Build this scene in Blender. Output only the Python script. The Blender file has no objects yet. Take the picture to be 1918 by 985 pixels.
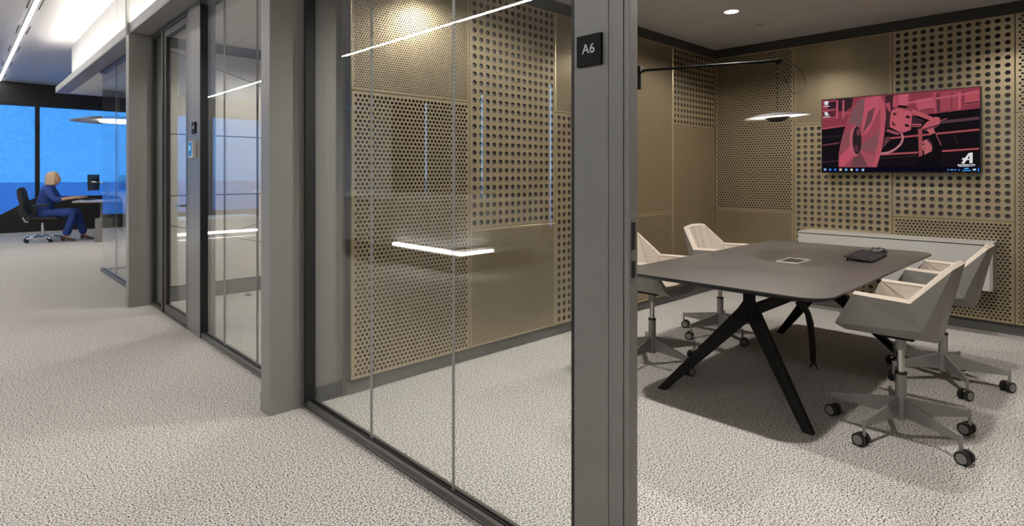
import bpy, bmesh, math, random
import numpy as np
from mathutils import Vector, Matrix
random.seed(4)
sc = bpy.context.scene
COL = sc.collection
R = math.radians

# ------------------------------------------------------------------ camera
cam_d = bpy.data.cameras.new('camera'); cam = bpy.data.objects.new('camera', cam_d); COL.objects.link(cam)
cam.location = (0, 0, 1.32); cam.rotation_euler = (R(90), 0, -math.atan2(.6934, .7206))
cam_d.sensor_width = 36; cam_d.lens = 36 * 1084 / 1918; cam_d.shift_y = -(492.5 - 326) / 1918
cam_d.clip_start = .05; cam_d.clip_end = 300
sc.camera = cam
# ------------------------------------------------------------------ world: blue dusk sky outside the windows
W = bpy.data.worlds.new('world'); sc.world = W; W.use_nodes = True
wn = W.node_tree; wn.nodes['Background'].inputs['Strength'].default_value = 6.0
tc = wn.nodes.new('ShaderNodeTexCoord'); nz = wn.nodes.new('ShaderNodeTexNoise'); cr = wn.nodes.new('ShaderNodeValToRGB')
nz.inputs['Scale'].default_value = 3; nz.inputs['Detail'].default_value = 4
cr.color_ramp.elements[0].color = (.34, .62, 1.0, 1); cr.color_ramp.elements[1].color = (.46, .72, 1.0, 1)
cr.color_ramp.elements[0].position = .3; cr.color_ramp.elements[1].position = .7
wn.links.new(tc.outputs['Generated'], nz.inputs['Vector']); wn.links.new(nz.outputs['Fac'], cr.inputs['Fac'])
wn.links.new(cr.outputs['Color'], wn.nodes['Background'].inputs['Color'])
# ------------------------------------------------------------------ colour management
sc.view_settings.view_transform = 'Standard'; sc.view_settings.look = 'None'
sc.view_settings.exposure = 0.22; sc.view_settings.gamma = 1; sc.view_settings.use_curve_mapping = False
sc.cycles.max_bounces = 10; sc.cycles.transparent_max_bounces = 24; sc.cycles.diffuse_bounces = 5
sc.cycles.caustics_reflective = False; sc.cycles.caustics_refractive = False
DOWN_W = 104.0        # room downlights (W)
STRIP_E = 28.0       # linear ceiling lights (emission)
COVE_E = 60.0        # cove strip on the fascia ledge
LAMP_W = 5.0

# ================================================================== materials
def srgb(r, g, b):
    c = lambda x: x / 12.92 if x <= .04045 else ((x + .055) / 1.055) ** 2.4
    return (c(r / 255), c(g / 255), c(b / 255))
def mat(name, col, rough=.5, metal=0., var=.04, scale=25, bump=0., spec=.5, coat=0.):
    m = bpy.data.materials.new(name); m.use_nodes = True; nt = m.node_tree; p = nt.nodes['Principled BSDF']
    p.inputs['Roughness'].default_value = rough; p.inputs['Metallic'].default_value = metal
    p.inputs['Specular IOR Level'].default_value = spec; p.inputs['Coat Weight'].default_value = coat
    t = nt.nodes.new('ShaderNodeTexCoord'); n = nt.nodes.new('ShaderNodeTexNoise'); r = nt.nodes.new('ShaderNodeValToRGB')
    n.inputs['Scale'].default_value = scale; n.inputs['Detail'].default_value = 3
    r.color_ramp.elements[0].color = tuple(max(0, c * (1 - var)) for c in col) + (1,)
    r.color_ramp.elements[1].color = tuple(min(1, c * (1 + var)) for c in col) + (1,)
    nt.links.new(t.outputs['Object'], n.inputs['Vector']); nt.links.new(n.outputs['Fac'], r.inputs['Fac'])
    nt.links.new(r.outputs['Color'], p.inputs['Base Color'])
    if bump:
        b = nt.nodes.new('ShaderNodeBump'); b.inputs['Strength'].default_value = bump; b.inputs['Distance'].default_value = .002
        nt.links.new(n.outputs['Fac'], b.inputs['Height']); nt.links.new(b.outputs['Normal'], p.inputs['Normal'])
    return m
def emit(name, col, s):
    m = bpy.data.materials.new(name); m.use_nodes = True; nt = m.node_tree
    nt.nodes.remove(nt.nodes['Principled BSDF']); e = nt.nodes.new('ShaderNodeEmission')
    e.inputs['Color'].default_value = col + (1,); e.inputs['Strength'].default_value = s
    nt.links.new(e.outputs[0], nt.nodes['Material Output'].inputs[0]); return m
def glass(name, tint, ior=1.5):
    m = bpy.data.materials.new(name); m.use_nodes = True; nt = m.node_tree
    nt.nodes.remove(nt.nodes['Principled BSDF']); L = nt.links.new
    g = nt.nodes.new('ShaderNodeNewGeometry'); mm = nt.nodes.new('ShaderNodeMath'); mm.operation = 'MULTIPLY_ADD'
    mm.inputs[1].default_value = 1 / ior - ior; mm.inputs[2].default_value = ior
    fr = nt.nodes.new('ShaderNodeFresnel'); tr = nt.nodes.new('ShaderNodeBsdfTransparent'); gl = nt.nodes.new('ShaderNodeBsdfGlossy')
    mx = nt.nodes.new('ShaderNodeMixShader')
    tr.inputs['Color'].default_value = tint + (1,); gl.inputs['Roughness'].default_value = 0.0; gl.inputs['Color'].default_value = (1, 1, 1, 1)
    L(g.outputs['Backfacing'], mm.inputs[0]); L(mm.outputs[0], fr.inputs['IOR']); L(fr.outputs[0], mx.inputs[0])
    L(tr.outputs[0], mx.inputs[1]); L(gl.outputs[0], mx.inputs[2]); L(mx.outputs[0], nt.nodes['Material Output'].inputs[0])
    return m
def blind_mat():
    m = bpy.data.materials.new('blue_screen_blind'); m.use_nodes = True; nt = m.node_tree; L = nt.links.new
    nt.nodes.remove(nt.nodes['Principled BSDF'])
    t = nt.nodes.new('ShaderNodeTexCoord'); n = nt.nodes.new('ShaderNodeTexNoise'); n.inputs['Scale'].default_value = 14; n.inputs['Detail'].default_value = 6; n.inputs['Roughness'].default_value = .75
    mp = nt.nodes.new('ShaderNodeMapping'); mp.inputs['Scale'].default_value = (1, 1, 2.5)
    r = nt.nodes.new('ShaderNodeValToRGB'); r.color_ramp.elements[0].position = .33; r.color_ramp.elements[1].position = .68
    r.color_ramp.elements[0].color = (.15, .265, .36, 1); r.color_ramp.elements[1].color = (.215, .33, .40, 1)
    tr = nt.nodes.new('ShaderNodeBsdfTransparent'); df = nt.nodes.new('ShaderNodeBsdfDiffuse'); df.inputs['Color'].default_value = (.02, .05, .12, 1); mx = nt.nodes.new('ShaderNodeAddShader')
    L(t.outputs['Object'], mp.inputs[0]); L(mp.outputs[0], n.inputs['Vector']); L(n.outputs['Fac'], r.inputs['Fac']); L(r.outputs[0], tr.inputs['Color'])
    L(tr.outputs[0], mx.inputs[0]); L(df.outputs[0], mx.inputs[1]); L(mx.outputs[0], nt.nodes['Material Output'].inputs[0]); return m
def carpet():
    m = bpy.data.materials.new('speckled_carpet'); m.use_nodes = True; nt = m.node_tree; L = nt.links.new; p = nt.nodes['Principled BSDF']
    p.inputs['Roughness'].default_value = .95; p.inputs['Specular IOR Level'].default_value = .1
    t = nt.nodes.new('ShaderNodeTexCoord')
    n1 = nt.nodes.new('ShaderNodeTexNoise'); n1.inputs['Scale'].default_value = 138; n1.inputs['Detail'].default_value = 3; n1.inputs['Roughness'].default_value = .65
    n2 = nt.nodes.new('ShaderNodeTexNoise'); n2.inputs['Scale'].default_value = 420; n2.inputs['Detail'].default_value = 1
    n3 = nt.nodes.new('ShaderNodeTexNoise'); n3.inputs['Scale'].default_value = 1.3; n3.inputs['Detail'].default_value = 2
    for n in (n1, n2, n3): L(t.outputs['Object'], n.inputs['Vector'])
    r1 = nt.nodes.new('ShaderNodeValToRGB'); e = r1.color_ramp.elements
    e[0].position = .385; e[0].color = (.040, .037, .034, 1); e[1].position = .575; e[1].color = (.80, .765, .72, 1)
    x = e.new(.44); x.color = (.19, .178, .165, 1); x = e.new(.49); x.color = (.55, .525, .49, 1)
    L(n1.outputs['Fac'], r1.inputs['Fac'])
    r2 = nt.nodes.new('ShaderNodeValToRGB'); r2.color_ramp.elements[0].position = .38; r2.color_ramp.elements[0].color = (.72, .72, .72, 1); r2.color_ramp.elements[1].position = .55
    L(n2.outputs['Fac'], r2.inputs['Fac'])
    mx = nt.nodes.new('ShaderNodeMix'); mx.data_type = 'RGBA'; mx.blend_type = 'MULTIPLY'; mx.inputs[0].default_value = .8
    L(r1.outputs[0], mx.inputs[6]); L(r2.outputs[0], mx.inputs[7])
    L(mx.outputs[2], p.inputs['Base Color'])
    b = nt.nodes.new('ShaderNodeBump'); b.inputs['Strength'].default_value = .5; b.inputs['Distance'].default_value = .004
    L(n1.outputs['Fac'], b.inputs['Height']); L(b.outputs['Normal'], p.inputs['Normal']); return m

M = dict(
    carpet=carpet(),
    paint=mat('grey_powder_coat', (.25, .247, .235), .42, 0, .03, 6),
    jamb=mat('grey_jamb_paint', (.208, .204, .194), .38, 0, .03, 6),
    dark=mat('dark_anodised_frame', (.095, .092, .086), .35, .3),
    black=mat('black_gasket', (.008, .008, .008), .5),
    blackm=mat('matt_black_metal', (.007, .007, .007), .6, spec=.18),
    fascia=mat('lit_grey_fascia', (.46, .455, .43), .5),  # front lip only: strip light on it put into a lighter grey
    skirt=mat('grey_skirting', (.10, .10, .094), .45),
    reveal=mat('dark_ceiling_reveal', (.045, .045, .040), .6),
    brass=mat('champagne_anodised_aluminium', (.46, .378, .245), .30, .76, .05, 9),
    felt=mat('dark_acoustic_felt', (.055, .053, .049), .95),
    white=mat('white_plasterboard', (.78, .77, .75), .55, 0, .02, 4),
    ceil=mat('white_metal_ceiling', (.62, .60, .58), .45, 0, .02, 4),
    a7wall=mat('warm_white_wall_panel', (.66, .63, .58), .32, 0, .02, 3),
    plain=mat('taupe_wall', (.16, .145, .12), .6),
    slot=mat('black_air_slot', (.01, .01, .01), .7),
    shell=mat('grey_moulded_shell', (.245, .235, .219), .42, 0, .03, 8),
    cushion=mat('beige_suede', (.40, .345, .285), .85, 0, .08, 30, .2),
    seam=mat('beige_piping', (.20, .165, .13), .9),
    bright=mat('bright_polished_metal', (.72, .71, .70), .22, .45),
    alu=mat('satin_grey_aluminium', (.28, .272, .26), .40, .25, .03),
    steel=mat('brushed_steel', (.55, .54, .52), .25, 1.),
    chrome=mat('polished_chrome', (.75, .75, .75), .12, 1.),
    rubber=mat('black_rubber', (.012, .012, .012), .6),
    disc=mat('grey_wheel_cap', (.28, .26, .25), .4, .3),
    tabletop=mat('anthracite_tabletop', (.062, .056, .054), .36, 0, .04, 40),
    tedge=mat('black_table_edge', (.012, .012, .014), .35),
    cab=mat('light_grey_lacquer', (.37, .36, .335), .45, 0, .02),
    lampout=mat('dark_lamp_veneer', (.035, .030, .028), .65, spec=.25),
    lampin=mat('white_lamp_inside', (.85, .82, .76), .5),
    plastic=mat('black_plastic', (.014, .014, .015), .32),
    key=mat('black_keycaps', (.022, .022, .023), .5),
    screenoff=mat('black_screen_glass', (.006, .006, .007), .12),
    glass=glass('clear_glass', (.965, .98, .972)),
    wglass=glass('window_glass', (.92, .96, 1.)),
    blueblind=blind_mat(),
    joint=mat('glass_joint', (.28, .28, .265), .35),
    strip=emit('linear_light_diffuser', (1, .97, .92), STRIP_E),
    strip2=emit('lounge_light_diffuser', (1, .96, .92), 150.0),
    cove=emit('cove_led_diffuser', (1, .95, .88), COVE_E),
    spotlens=emit('downlight_lens', (1, .95, .88), 14),
    plinthled=emit('plinth_led_diffuser', (1, .98, .95), 14),
    lampglow=emit('lamp_led_ring', (1, .93, .82), 600),
    pendglow=emit('pendant_light_disc', (1, .95, .86), 22),
    blind=mat('dark_roller_blind', (.05, .055, .07), .8),
    outside=mat('hazy_blue_ground', (.36, .37, .58), .9),
    bblack=mat('black_partition', (.010, .010, .011), .5),
    suit=mat('royal_blue_suit', (.022, .060, .27), .75, 0, .12, 12),
    skin=mat('skin', (.62, .36, .26), .5),
    hair=mat('blond_hair', (.62, .45, .27), .5, 0, .10, 18),
    shoe=mat('brown_leather_shoe', (.09, .032, .018), .35),
    eye=mat('eye', (.02, .015, .012), .3), lip=mat('lips', (.40, .10, .09), .4),
    chairfab=mat('charcoal_chair_fabric', (.030, .028, .027), .85),
    desk=mat('grey_desk_laminate', (.20, .195, .185), .4), desktop=mat('light_desk_top', (.36, .36, .36), .3),
    walnut=mat('dark_desk_edge', (.06, .045, .035), .4),
    cwhite=mat('white_solid_surface', (.75, .75, .74), .25),
    curtain=mat('sheer_curtain', (.75, .75, .76), .8), sofa=mat('light_grey_felt', (.45, .45, .44), .9),
)

# ================================================================== mesh helpers
class MB:
    def __init__(s): s.v = []; s.f = []
    def add(s, vs, fs):
        o = len(s.v); s.v += [tuple(v) for v in vs]; s.f += [tuple(i + o for i in f) for f in fs]; return s
    def box(s, x0, y0, z0, x1, y1, z1):
        x0, x1 = sorted((x0, x1)); y0, y1 = sorted((y0, y1)); z0, z1 = sorted((z0, z1))
        return s.add([(x0,y0,z0),(x1,y0,z0),(x1,y1,z0),(x0,y1,z0),(x0,y0,z1),(x1,y0,z1),(x1,y1,z1),(x0,y1,z1)],
                     [(0,3,2,1),(4,5,6,7),(0,1,5,4),(1,2,6,5),(2,3,7,6),(3,0,4,7)])
    def cyl(s, a, b, r0, r1=None, n=16, cap=True):
        r1 = r0 if r1 is None else r1; a = Vector(a); b = Vector(b); d = (b - a).normalized()
        u = d.orthogonal().normalized(); w = d.cross(u); vs = []
        for p, r in ((a, r0), (b, r1)):
            for i in range(n):
                t = 2 * math.pi * i / n; vs.append(p + u * (r * math.cos(t)) + w * (r * math.sin(t)))
        fs = [(i, (i + 1) % n, n + (i + 1) % n, n + i) for i in range(n)]
        if cap: fs += [tuple(range(n - 1, -1, -1)), tuple(range(n, 2 * n))]
        return s.add(vs, fs)
    def tube(s, pts, r, n=8, ry=None):
        pts = [Vector(p) for p in pts]; vs = []; fs = []; ref = None
        for i, p in enumerate(pts):
            d = (pts[min(i + 1, len(pts) - 1)] - pts[max(i - 1, 0)]).normalized()
            u = d.orthogonal().normalized() if ref is None else (ref - d * ref.dot(d)).normalized(); ref = u; w = d.cross(u)
            rr = r[i] if isinstance(r, (list, tuple)) else r
            for k in range(n):
                t = 2 * math.pi * k / n; vs.append(p + u * rr * math.cos(t) + w * (ry or rr) * math.sin(t))
        for i in range(len(pts) - 1):
            for k in range(n): fs.append((i*n+k, i*n+(k+1)%n, (i+1)*n+(k+1)%n, (i+1)*n+k))
        fs += [tuple(range(n - 1, -1, -1)), tuple(range((len(pts)-1)*n, len(pts)*n))]
        return s.add(vs, fs)
    def lathe(s, prof, c=(0, 0, 0), n=48):
        vs = []; fs = []
        for r, z in prof:
            for i in range(n):
                t = 2 * math.pi * i / n; vs.append((c[0] + r * math.cos(t), c[1] + r * math.sin(t), c[2] + z))
        for j in range(len(prof) - 1):
            for i in range(n): fs.append((j*n+i, j*n+(i+1)%n, (j+1)*n+(i+1)%n, (j+1)*n+i))
        return s.add(vs, fs)
    def prism(s, pts, d):          # pts: 3-D polygon, d: extrusion vector
        n = len(pts); d = Vector(d); a = [Vector(p) for p in pts]
        return s.add(a + [p + d for p in a], [tuple(range(n - 1, -1, -1)), tuple(range(n, 2 * n))] + [(i, (i+1)%n, n+(i+1)%n, n+i) for i in range(n)])
    def bar(s, a, b, w, t, up=(0, 0, 1), w2=None):   # flat bar from a to b: width w (in 'up' plane), thickness t
        a = Vector(a); b = Vector(b); d = (b - a).normalized(); u = Vector(up); u = (u - d * u.dot(d)).normalized(); k = d.cross(u)
        w2 = w if w2 is None else w2
        vs = [p + u * (sx * ww / 2) + k * (sy * t / 2) for p, ww in ((a, w), (b, w2)) for sx, sy in ((-1,-1),(1,-1),(1,1),(-1,1))]
        return s.add(vs, [(3,2,1,0),(4,5,6,7),(0,1,5,4),(1,2,6,5),(2,3,7,6),(3,0,4,7)])
    def build(s, name, m, parent=None, smooth=False, bevel=0, local=False, seg=2, fix=True):
        me = bpy.data.meshes.new(name); vs = s.v
        if parent is not None and not local:
            off = Vector((0, 0, 0)); q = parent
            while q is not None: off += q.location; q = q.parent
            vs = [tuple(Vector(v) - off) for v in vs]
        me.from_pydata(vs, [], s.f)
        if fix:
            bm = bmesh.new(); bm.from_mesh(me); bmesh.ops.recalc_face_normals(bm, faces=bm.faces); bm.to_mesh(me); bm.free()
        me.materials.append(M[m] if isinstance(m, str) else m)
        if smooth:
            me.polygons.foreach_set('use_smooth', [True] * len(me.polygons))
        o = bpy.data.objects.new(name, me); COL.objects.link(o); o.parent = parent
        if smooth == 'auto':
            md = o.modifiers.new('edge', 'EDGE_SPLIT'); md.split_angle = R(35)
        if bevel:
            b = o.modifiers.new('bevel', 'BEVEL'); b.width = bevel; b.segments = seg; b.limit_method = 'ANGLE'; b.angle_limit = R(40)
        return o
def box(*a): return MB().box(*a)
def tag(o, label=None, cat=None, group=None, kind=None):
    if label: o['label'] = label
    if cat: o['category'] = cat
    if group: o['group'] = group
    if kind: o['kind'] = kind
    return o
def empty(name, loc=(0, 0, 0), rz=0):
    o = bpy.data.objects.new(name, None); COL.objects.link(o); o.location = loc; o.rotation_euler = (0, 0, rz); o.empty_display_size = .1
    return o
def copy_tree(o, parent=None):
    c = o.copy(); COL.objects.link(c); c.parent = parent
    for ch in list(o.children): copy_tree(ch, c)
    return c
def text(body, size, name, m, parent, mw, extrude=.0006):
    cu = bpy.data.curves.new(name, 'FONT'); cu.body = body; cu.size = size; cu.extrude = extrude; cu.align_x = 'CENTER'; cu.align_y = 'CENTER'
    t = bpy.data.objects.new('tmp', cu); COL.objects.link(t); bpy.context.view_layer.update()
    me = bpy.data.meshes.new_from_object(t.evaluated_get(bpy.context.evaluated_depsgraph_get()))
    bpy.data.objects.remove(t); me.materials.clear(); me.materials.append(M[m] if isinstance(m, str) else m)
    me.transform(mw)
    off = Vector((0, 0, 0)); q = parent
    while q is not None: off += q.location; q = q.parent
    me.transform(Matrix.Translation(-off))
    o = bpy.data.objects.new(name, me); COL.objects.link(o); o.parent = parent; return o
FACE_W = Matrix(((0, 0, -1, 0), (-1, 0, 0, 0), (0, 1, 0, 0), (0, 0, 0, 1)))   # text facing -X, reading towards -Y

# ================================================================== building shell
ORD = ['first', 'second', 'third', 'fourth', 'fifth', 'sixth', 'seventh', 'eighth', 'ninth', 'tenth', 'eleventh', 'twelfth']
GX = 1.45                                    # glazing line
HC = 2.72; HO = 3.42                         # room ceiling / open-office ceiling
YW = 3.19; YP = 3.13                         # wall between the rooms / face of its cladding
XT = 6.21                                    # face of the cladding behind the television
tag(box(-7, -3.2, -.1, 7, 17.9, 0).build('floor', 'carpet'), 'light beige carpet speckled with dark flecks through corridor and rooms', 'floor', kind='structure')
oc = tag(box(-7, -3.2, HO, 7, 17.9, HO + .1).build('ceiling', 'ceil'), 'high white metal ceiling over the corridor and open office', 'ceiling', kind='structure')
tag(box(-7, -3.3, 0, 7, -3.2, HO).build('wall_back', 'plain'), 'taupe wall closing the corridor behind the viewpoint', 'wall', kind='structure')

# ---- partition wall between the two rooms, with its pier
wl = tag(box(1.50, YW, 0, 6.26, YW + .12, HC + .09).build('wall_left', 'paint'), 'grey partition wall carrying perforated brass panels beside the table', 'wall', kind='structure')
box(1.700, YP + .012, .095, 6.21, YW + .001, HC - .09).build('acoustic_backing', 'felt', wl)
box(1.687, YP + .012, .095, 1.700, YW, HC - .09).build('edge_profile', 'dark', wl)
bl = tag(box(1.50, YW - .012, 0, 6.25, YW, .09).build('baseboard_left', 'skirt'), 'dark grey skirting under the perforated wall with the glass reflections', 'skirting', kind='structure')
wr = tag(box(6.27, -.42, 0, 6.40, 6.9, HC + .09).build('wall_right', 'paint'), 'end wall of perforated brass panels behind the television', 'wall', kind='structure')
box(XT + .012, -.34, .095, 6.269, 3.13, HC - .09).build('acoustic_backing', 'felt', wr)
tag(box(6.255, -.36, 0, 6.27, 3.18, .09).build('baseboard_right', 'skirt'), 'dark skirting below the television wall', 'skirting', kind='structure')
tag(box(1.50, -.50, 0, 6.27, -.38, HC).build('wall_front', 'plain'), 'taupe side wall of the meeting room out of sight', 'wall', kind='structure')
tag(MB().box(1.52, YP - .001, HC - .09, 6.25, YW, HC).build('trim_1', 'reveal'), 'dark recessed strip between ceiling and left perforated wall', 'trim', kind='structure')
tag(MB().box(XT - .001, -.36, HC - .09, 6.27, YP, HC).build('trim_2', 'reveal'), 'dark recessed strip between ceiling and television wall', 'trim', kind='structure')

def perf_arrays(w, h, kind):
    spec = {'big': (.0600, .0600, .0190, 16, False), 'medium': (.0290, .0251, .0097, 16, True),
            'small': (.0166, .0144, .0052, 8, True), 'mid': (.0215, .0186, .0068, 8, True)}[kind]
    px, pz, r, n, stag = spec; marg = .016 if kind != 'big' else .012
    nc = int((w - 2 * marg) / px); nr = int((h - 2 * marg) / pz)
    gw = (w - 2 * marg) / nc; gh = (h - 2 * marg) / nr
    cx = []; cz = []
    V = []; F = []
    def quad(x0, z0, x1, z1):
        o = len(V); V.extend([(x0, 0, z0), (x1, 0, z0), (x1, 0, z1), (x0, 0, z1)]); F.append((o, o+1, o+2, o+3))
    for j in range(nr):
        z = marg + (j + .5) * gh
        if stag and j % 2:
            for i in range(nc - 1): cx.append(marg + (i + 1) * gw); cz.append(z)
            quad(marg, z - gh/2, marg + gw/2, z + gh/2); quad(w - marg - gw/2, z - gh/2, w - marg, z + gh/2)
        else:
            for i in range(nc): cx.append(marg + (i + .5) * gw); cz.append(z)
    c = .004       # edges folded back in a small chamfer that catches the light
    quad(c, c, w - c, marg); quad(c, h - marg, w - c, h - c); quad(c, marg, marg, h - marg); quad(w - marg, marg, w - c, h - marg)
    o = len(V); V.extend([(c,0,c),(w-c,0,c),(w-c,0,h-c),(c,0,h-c),(0,c,0),(w,c,0),(w,c,h),(0,c,h)])
    F.extend([(o,o+4,o+5,o+1),(o+1,o+5,o+6,o+2),(o+2,o+6,o+7,o+3),(o+3,o+7,o+4,o)])
    D = .035; o = len(V)
    V.extend([(0,c,0),(w,c,0),(w,c,h),(0,c,h),(0,D,0),(w,D,0),(w,D,h),(0,D,h)])
    F.extend([(o,o+4,o+5,o+1),(o+1,o+5,o+6,o+2),(o+2,o+6,o+7,o+3),(o+3,o+7,o+4,o)])
    cx = np.array(cx); cz = np.array(cz); N = len(cx)
    ang = np.arange(n) * 2 * np.pi / n
    ux, uz = np.cos(ang), np.sin(ang); k = 1 / np.maximum(np.abs(ux), np.abs(uz))
    ox, oz = ux * k * gw / 2, uz * k * gh / 2
    ring = np.zeros((N, 3 * n, 3))
    ring[:, :n, 0] = cx[:, None] + ox; ring[:, :n, 2] = cz[:, None] + oz
    ring[:, n:2*n, 0] = cx[:, None] + ux * r; ring[:, n:2*n, 2] = cz[:, None] + uz * r
    ring[:, 2*n:, 0] = ring[:, n:2*n, 0]; ring[:, 2*n:, 2] = ring[:, n:2*n, 2]; ring[:, 2*n:, 1] = .004
    i = np.arange(n); i2 = (i + 1) % n
    q = np.concatenate([np.stack([i, i2, n + i2, n + i], 1), np.stack([n + i, n + i2, 2*n + i2, 2*n + i], 1)])
    base = len(V)
    faces = (q[None] + (base + np.arange(N) * 3 * n)[:, None, None]).reshape(-1, 4)
    return np.concatenate([np.array(V, float), ring.reshape(-1, 3)]), np.concatenate([np.array(F), faces])
def perf_panel(parent, org, axis, w, h, kind):
    g = .001; V, F = perf_arrays(w - 2 * g, h - 2 * g, kind)
    P = np.empty_like(V)
    if axis == 'x': P[:, 0] = org[0] + g + V[:, 0]; P[:, 1] = org[1] + V[:, 1]
    else: P[:, 1] = org[1] - g - V[:, 0]; P[:, 0] = org[0] + V[:, 1]
    P[:, 2] = org[2] + g + V[:, 2]
    me = bpy.data.meshes.new('perforated_panel'); nv = len(P); nf = len(F)
    me.vertices.add(nv); me.vertices.foreach_set('co', P.astype(np.float32).ravel())
    me.loops.add(nf * 4); me.loops.foreach_set('vertex_index', F.astype(np.int32).ravel())
    me.polygons.add(nf); me.polygons.foreach_set('loop_start', (np.arange(nf) * 4).astype(np.int32))
    me.polygons.foreach_set('use_smooth', np.zeros(nf, bool)); me.update(calc_edges=True); me.validate(); me.materials.append(M['brass'])
    o = bpy.data.objects.new('perforated_panel', me); COL.objects.link(o); o.parent = parent; return o
Z0, Z1, Z2, Z3 = .095, .93, 1.82, HC - .09
XC = [1.69, 2.60, 3.50, 4.40, 5.30, 6.205]
LEFT = [(0, Z0, Z2, 'medium'), (0, Z2, Z3, 'small'), (1, Z0, Z1, 'small'), (1, Z1, Z3, 'big'), (2, Z0, Z2, 'big'), (2, Z2, Z3, 'small'),
        (3, Z0, Z1, 'mid'), (3, Z1, Z3, 'small'), (4, Z0, Z2, 'small'), (4, Z2, Z3, 'big')]
for c, a, b, k in LEFT: perf_panel(wl, (XC[c], YP, a), 'x', XC[c+1] - XC[c], b - a, k)
YC = [3.13, 2.275, 1.41, .555, -.31]
RIGHT = [(0, Z0, Z1, 'small'), (0, Z1, Z3, 'medium'), (1, Z0, Z2, 'big'), (1, Z2, Z3, 'small'), (2, Z0, Z1, 'medium'), (2, Z1, Z3, 'big'),
         (3, Z0, Z2, 'mid'), (3, Z2, Z3, 'medium')]
for c, a, b, k in RIGHT: perf_panel(wr, (XT, YC[c], a), 'y', YC[c] - YC[c+1], b - a, k)

# ---- room ceilings of metal planks
def room_ceiling(name, y0, y1, label):
    r = tag(box(1.455, y0, HC + .02, 6.26, y1, HC + .09).build(name, 'reveal'), label, 'ceiling', kind='structure')
    x = 1.56; k = 0
    while x < 6.2:
        x1 = min(x + .60, 6.205)
        box(x + .0015, y0 + .06, HC, x1 - .0015, y1 - .06, HC + .019).build('ceiling_panel', 'ceil', r, bevel=.002, seg=1); x = x1
room_ceiling('ceiling', -.44, YW, 'lower metal plank ceiling of the meeting room with table')
room_ceiling('ceiling', YW + .12, 6.75, 'lower metal plank ceiling of the neighbouring empty glazed room')

# ---- fascia, ledge, bulkhead and soffit along the corridor
fa = tag(box(1.25, -3.2, HC, GX - .02, 12.68, HC + .02).build('trim_3', 'paint'), 'long grey fascia running above the glazed room fronts', 'fascia', kind='structure')
box(1.25, -3.2, HC + .02, 1.275, 12.68, HC + .10).build('front_lip', 'fascia', fa)
box(GX - .02, 12.55, HC, 6.9, 12.68, HC + .10).build('end_lip', 'paint', fa)
bk = tag(box(1.385, -3.2, HC + .021, 1.44, 11.9, HO).build('wall_upper', 'white'), 'white bulkhead rising from the fascia to the high ceiling', 'bulkhead', kind='structure')
box(1.44, 11.84, HC + .10, 6.9, 11.9, HO).build('return_face', 'white', bk)
for y in (1.0, 4.6, 8.2):
    box(1.3835, y, HC + .03, 1.385, y + .006, HO).build('joint', 'skirt', bk)
so = tag(box(GX - .02, 6.87, HC, 6.9, 12.55, HC + .09).build('ceiling', 'white'), 'white soffit over the far glazed corner', 'ceiling', kind='structure')
cv = tag(box(1.30, -3.0, HC + .0205, 1.335, 11.6, HC + .035).build('cove_light', 'cove'), 'continuous warm light strip hidden on top of the fascia', 'light')

# ---- piers
def pier(y0, y1, label):
    p = tag(box(1.235, y0, 0, 1.56, y1, HC - .002).build('wall_end', 'paint', bevel=.002), label, 'pier', kind='structure')
    box(1.232, y0 - .003, 0, 1.50, y1 + .003, .098).build('plinth', 'paint', p, bevel=.001)
    box(1.225, y0 + .03, HC - .01, 1.249, y1 - .03, HO - .001).build('upper_fin', 'paint', p)
    return p
pier(YW - .002, YW + .122, 'grey pier between the two glazed room fronts')
pier(6.745, 6.872, 'farther grey pier beyond the closed glass door')
pier(-.50, -.38, 'grey pier beside the viewpoint out of sight')

# ---- glazed fronts
def front(name, ys, ztop, label, y_pier_low=None):
    r = tag(empty(name, (GX, ys[0], 0)), label, 'glazing', kind='structure')
    a, b = min(ys), max(ys)
    MB().box(GX - .025, a, 0, GX + .035, b, .012).box(GX - .025, a, .012, GX - .0065, b, .040).box(GX + .015, a, .012, GX + .035, b, .040).build('floor_track', 'dark', r, bevel=.0015, seg=1)
    MB().box(GX - .0065, a, .012, GX - .002, b, .045).box(GX + .010, a, .012, GX + .015, b, .045).build('gasket', 'black', r)
    box(GX - .025, a, ztop - .035, GX + .035, b, ztop).build('head_track', 'dark', r)
    for i in range(len(ys) - 1):
        y0, y1 = sorted((ys[i], ys[i + 1]))
        box(GX - .002, y0 + .001, .013, GX + .010, y1 - .001, ztop - .02).build('pane', 'glass', r)
        if i: box(GX - .0025, ys[i] - .0012, .02, GX + .0105, ys[i] + .0012, ztop - .035).build('glass_joint', 'joint', r)
    return r
f1 = front('window_1', [3.165, 2.493, 1.853, 1.19], HC, 'glass front of three panes before the perforated brass wall')
MB().box(GX - .025, 3.165, 0, GX + .035, 3.187, HC).build('side_profile', 'dark', f1)
MB().box(GX - .030, 3.150, .03, GX + .030, 3.166, HC - .03).build('side_gasket', 'black', f1)
f2 = front('window_2', [3.335, 3.962, 4.616, 5.10], HC, 'glass front of three panes on the empty neighbouring room')
MB().box(GX - .025, 3.313, 0, GX + .035, 3.335, HC).build('side_profile', 'dark', f2)
f3 = front('window_3', [6.90, 8.66, 9.57], HC, 'frameless glass front of the far corner beyond the second pier')
r = f3
box(GX - .002, 9.571, .013, 5.6, 9.583, HC - .02).build('pane', 'glass', r)
MB().box(GX - .02, 9.56, 0, 5.6, 9.60, .03).build('floor_track', 'dark', r)

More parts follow.
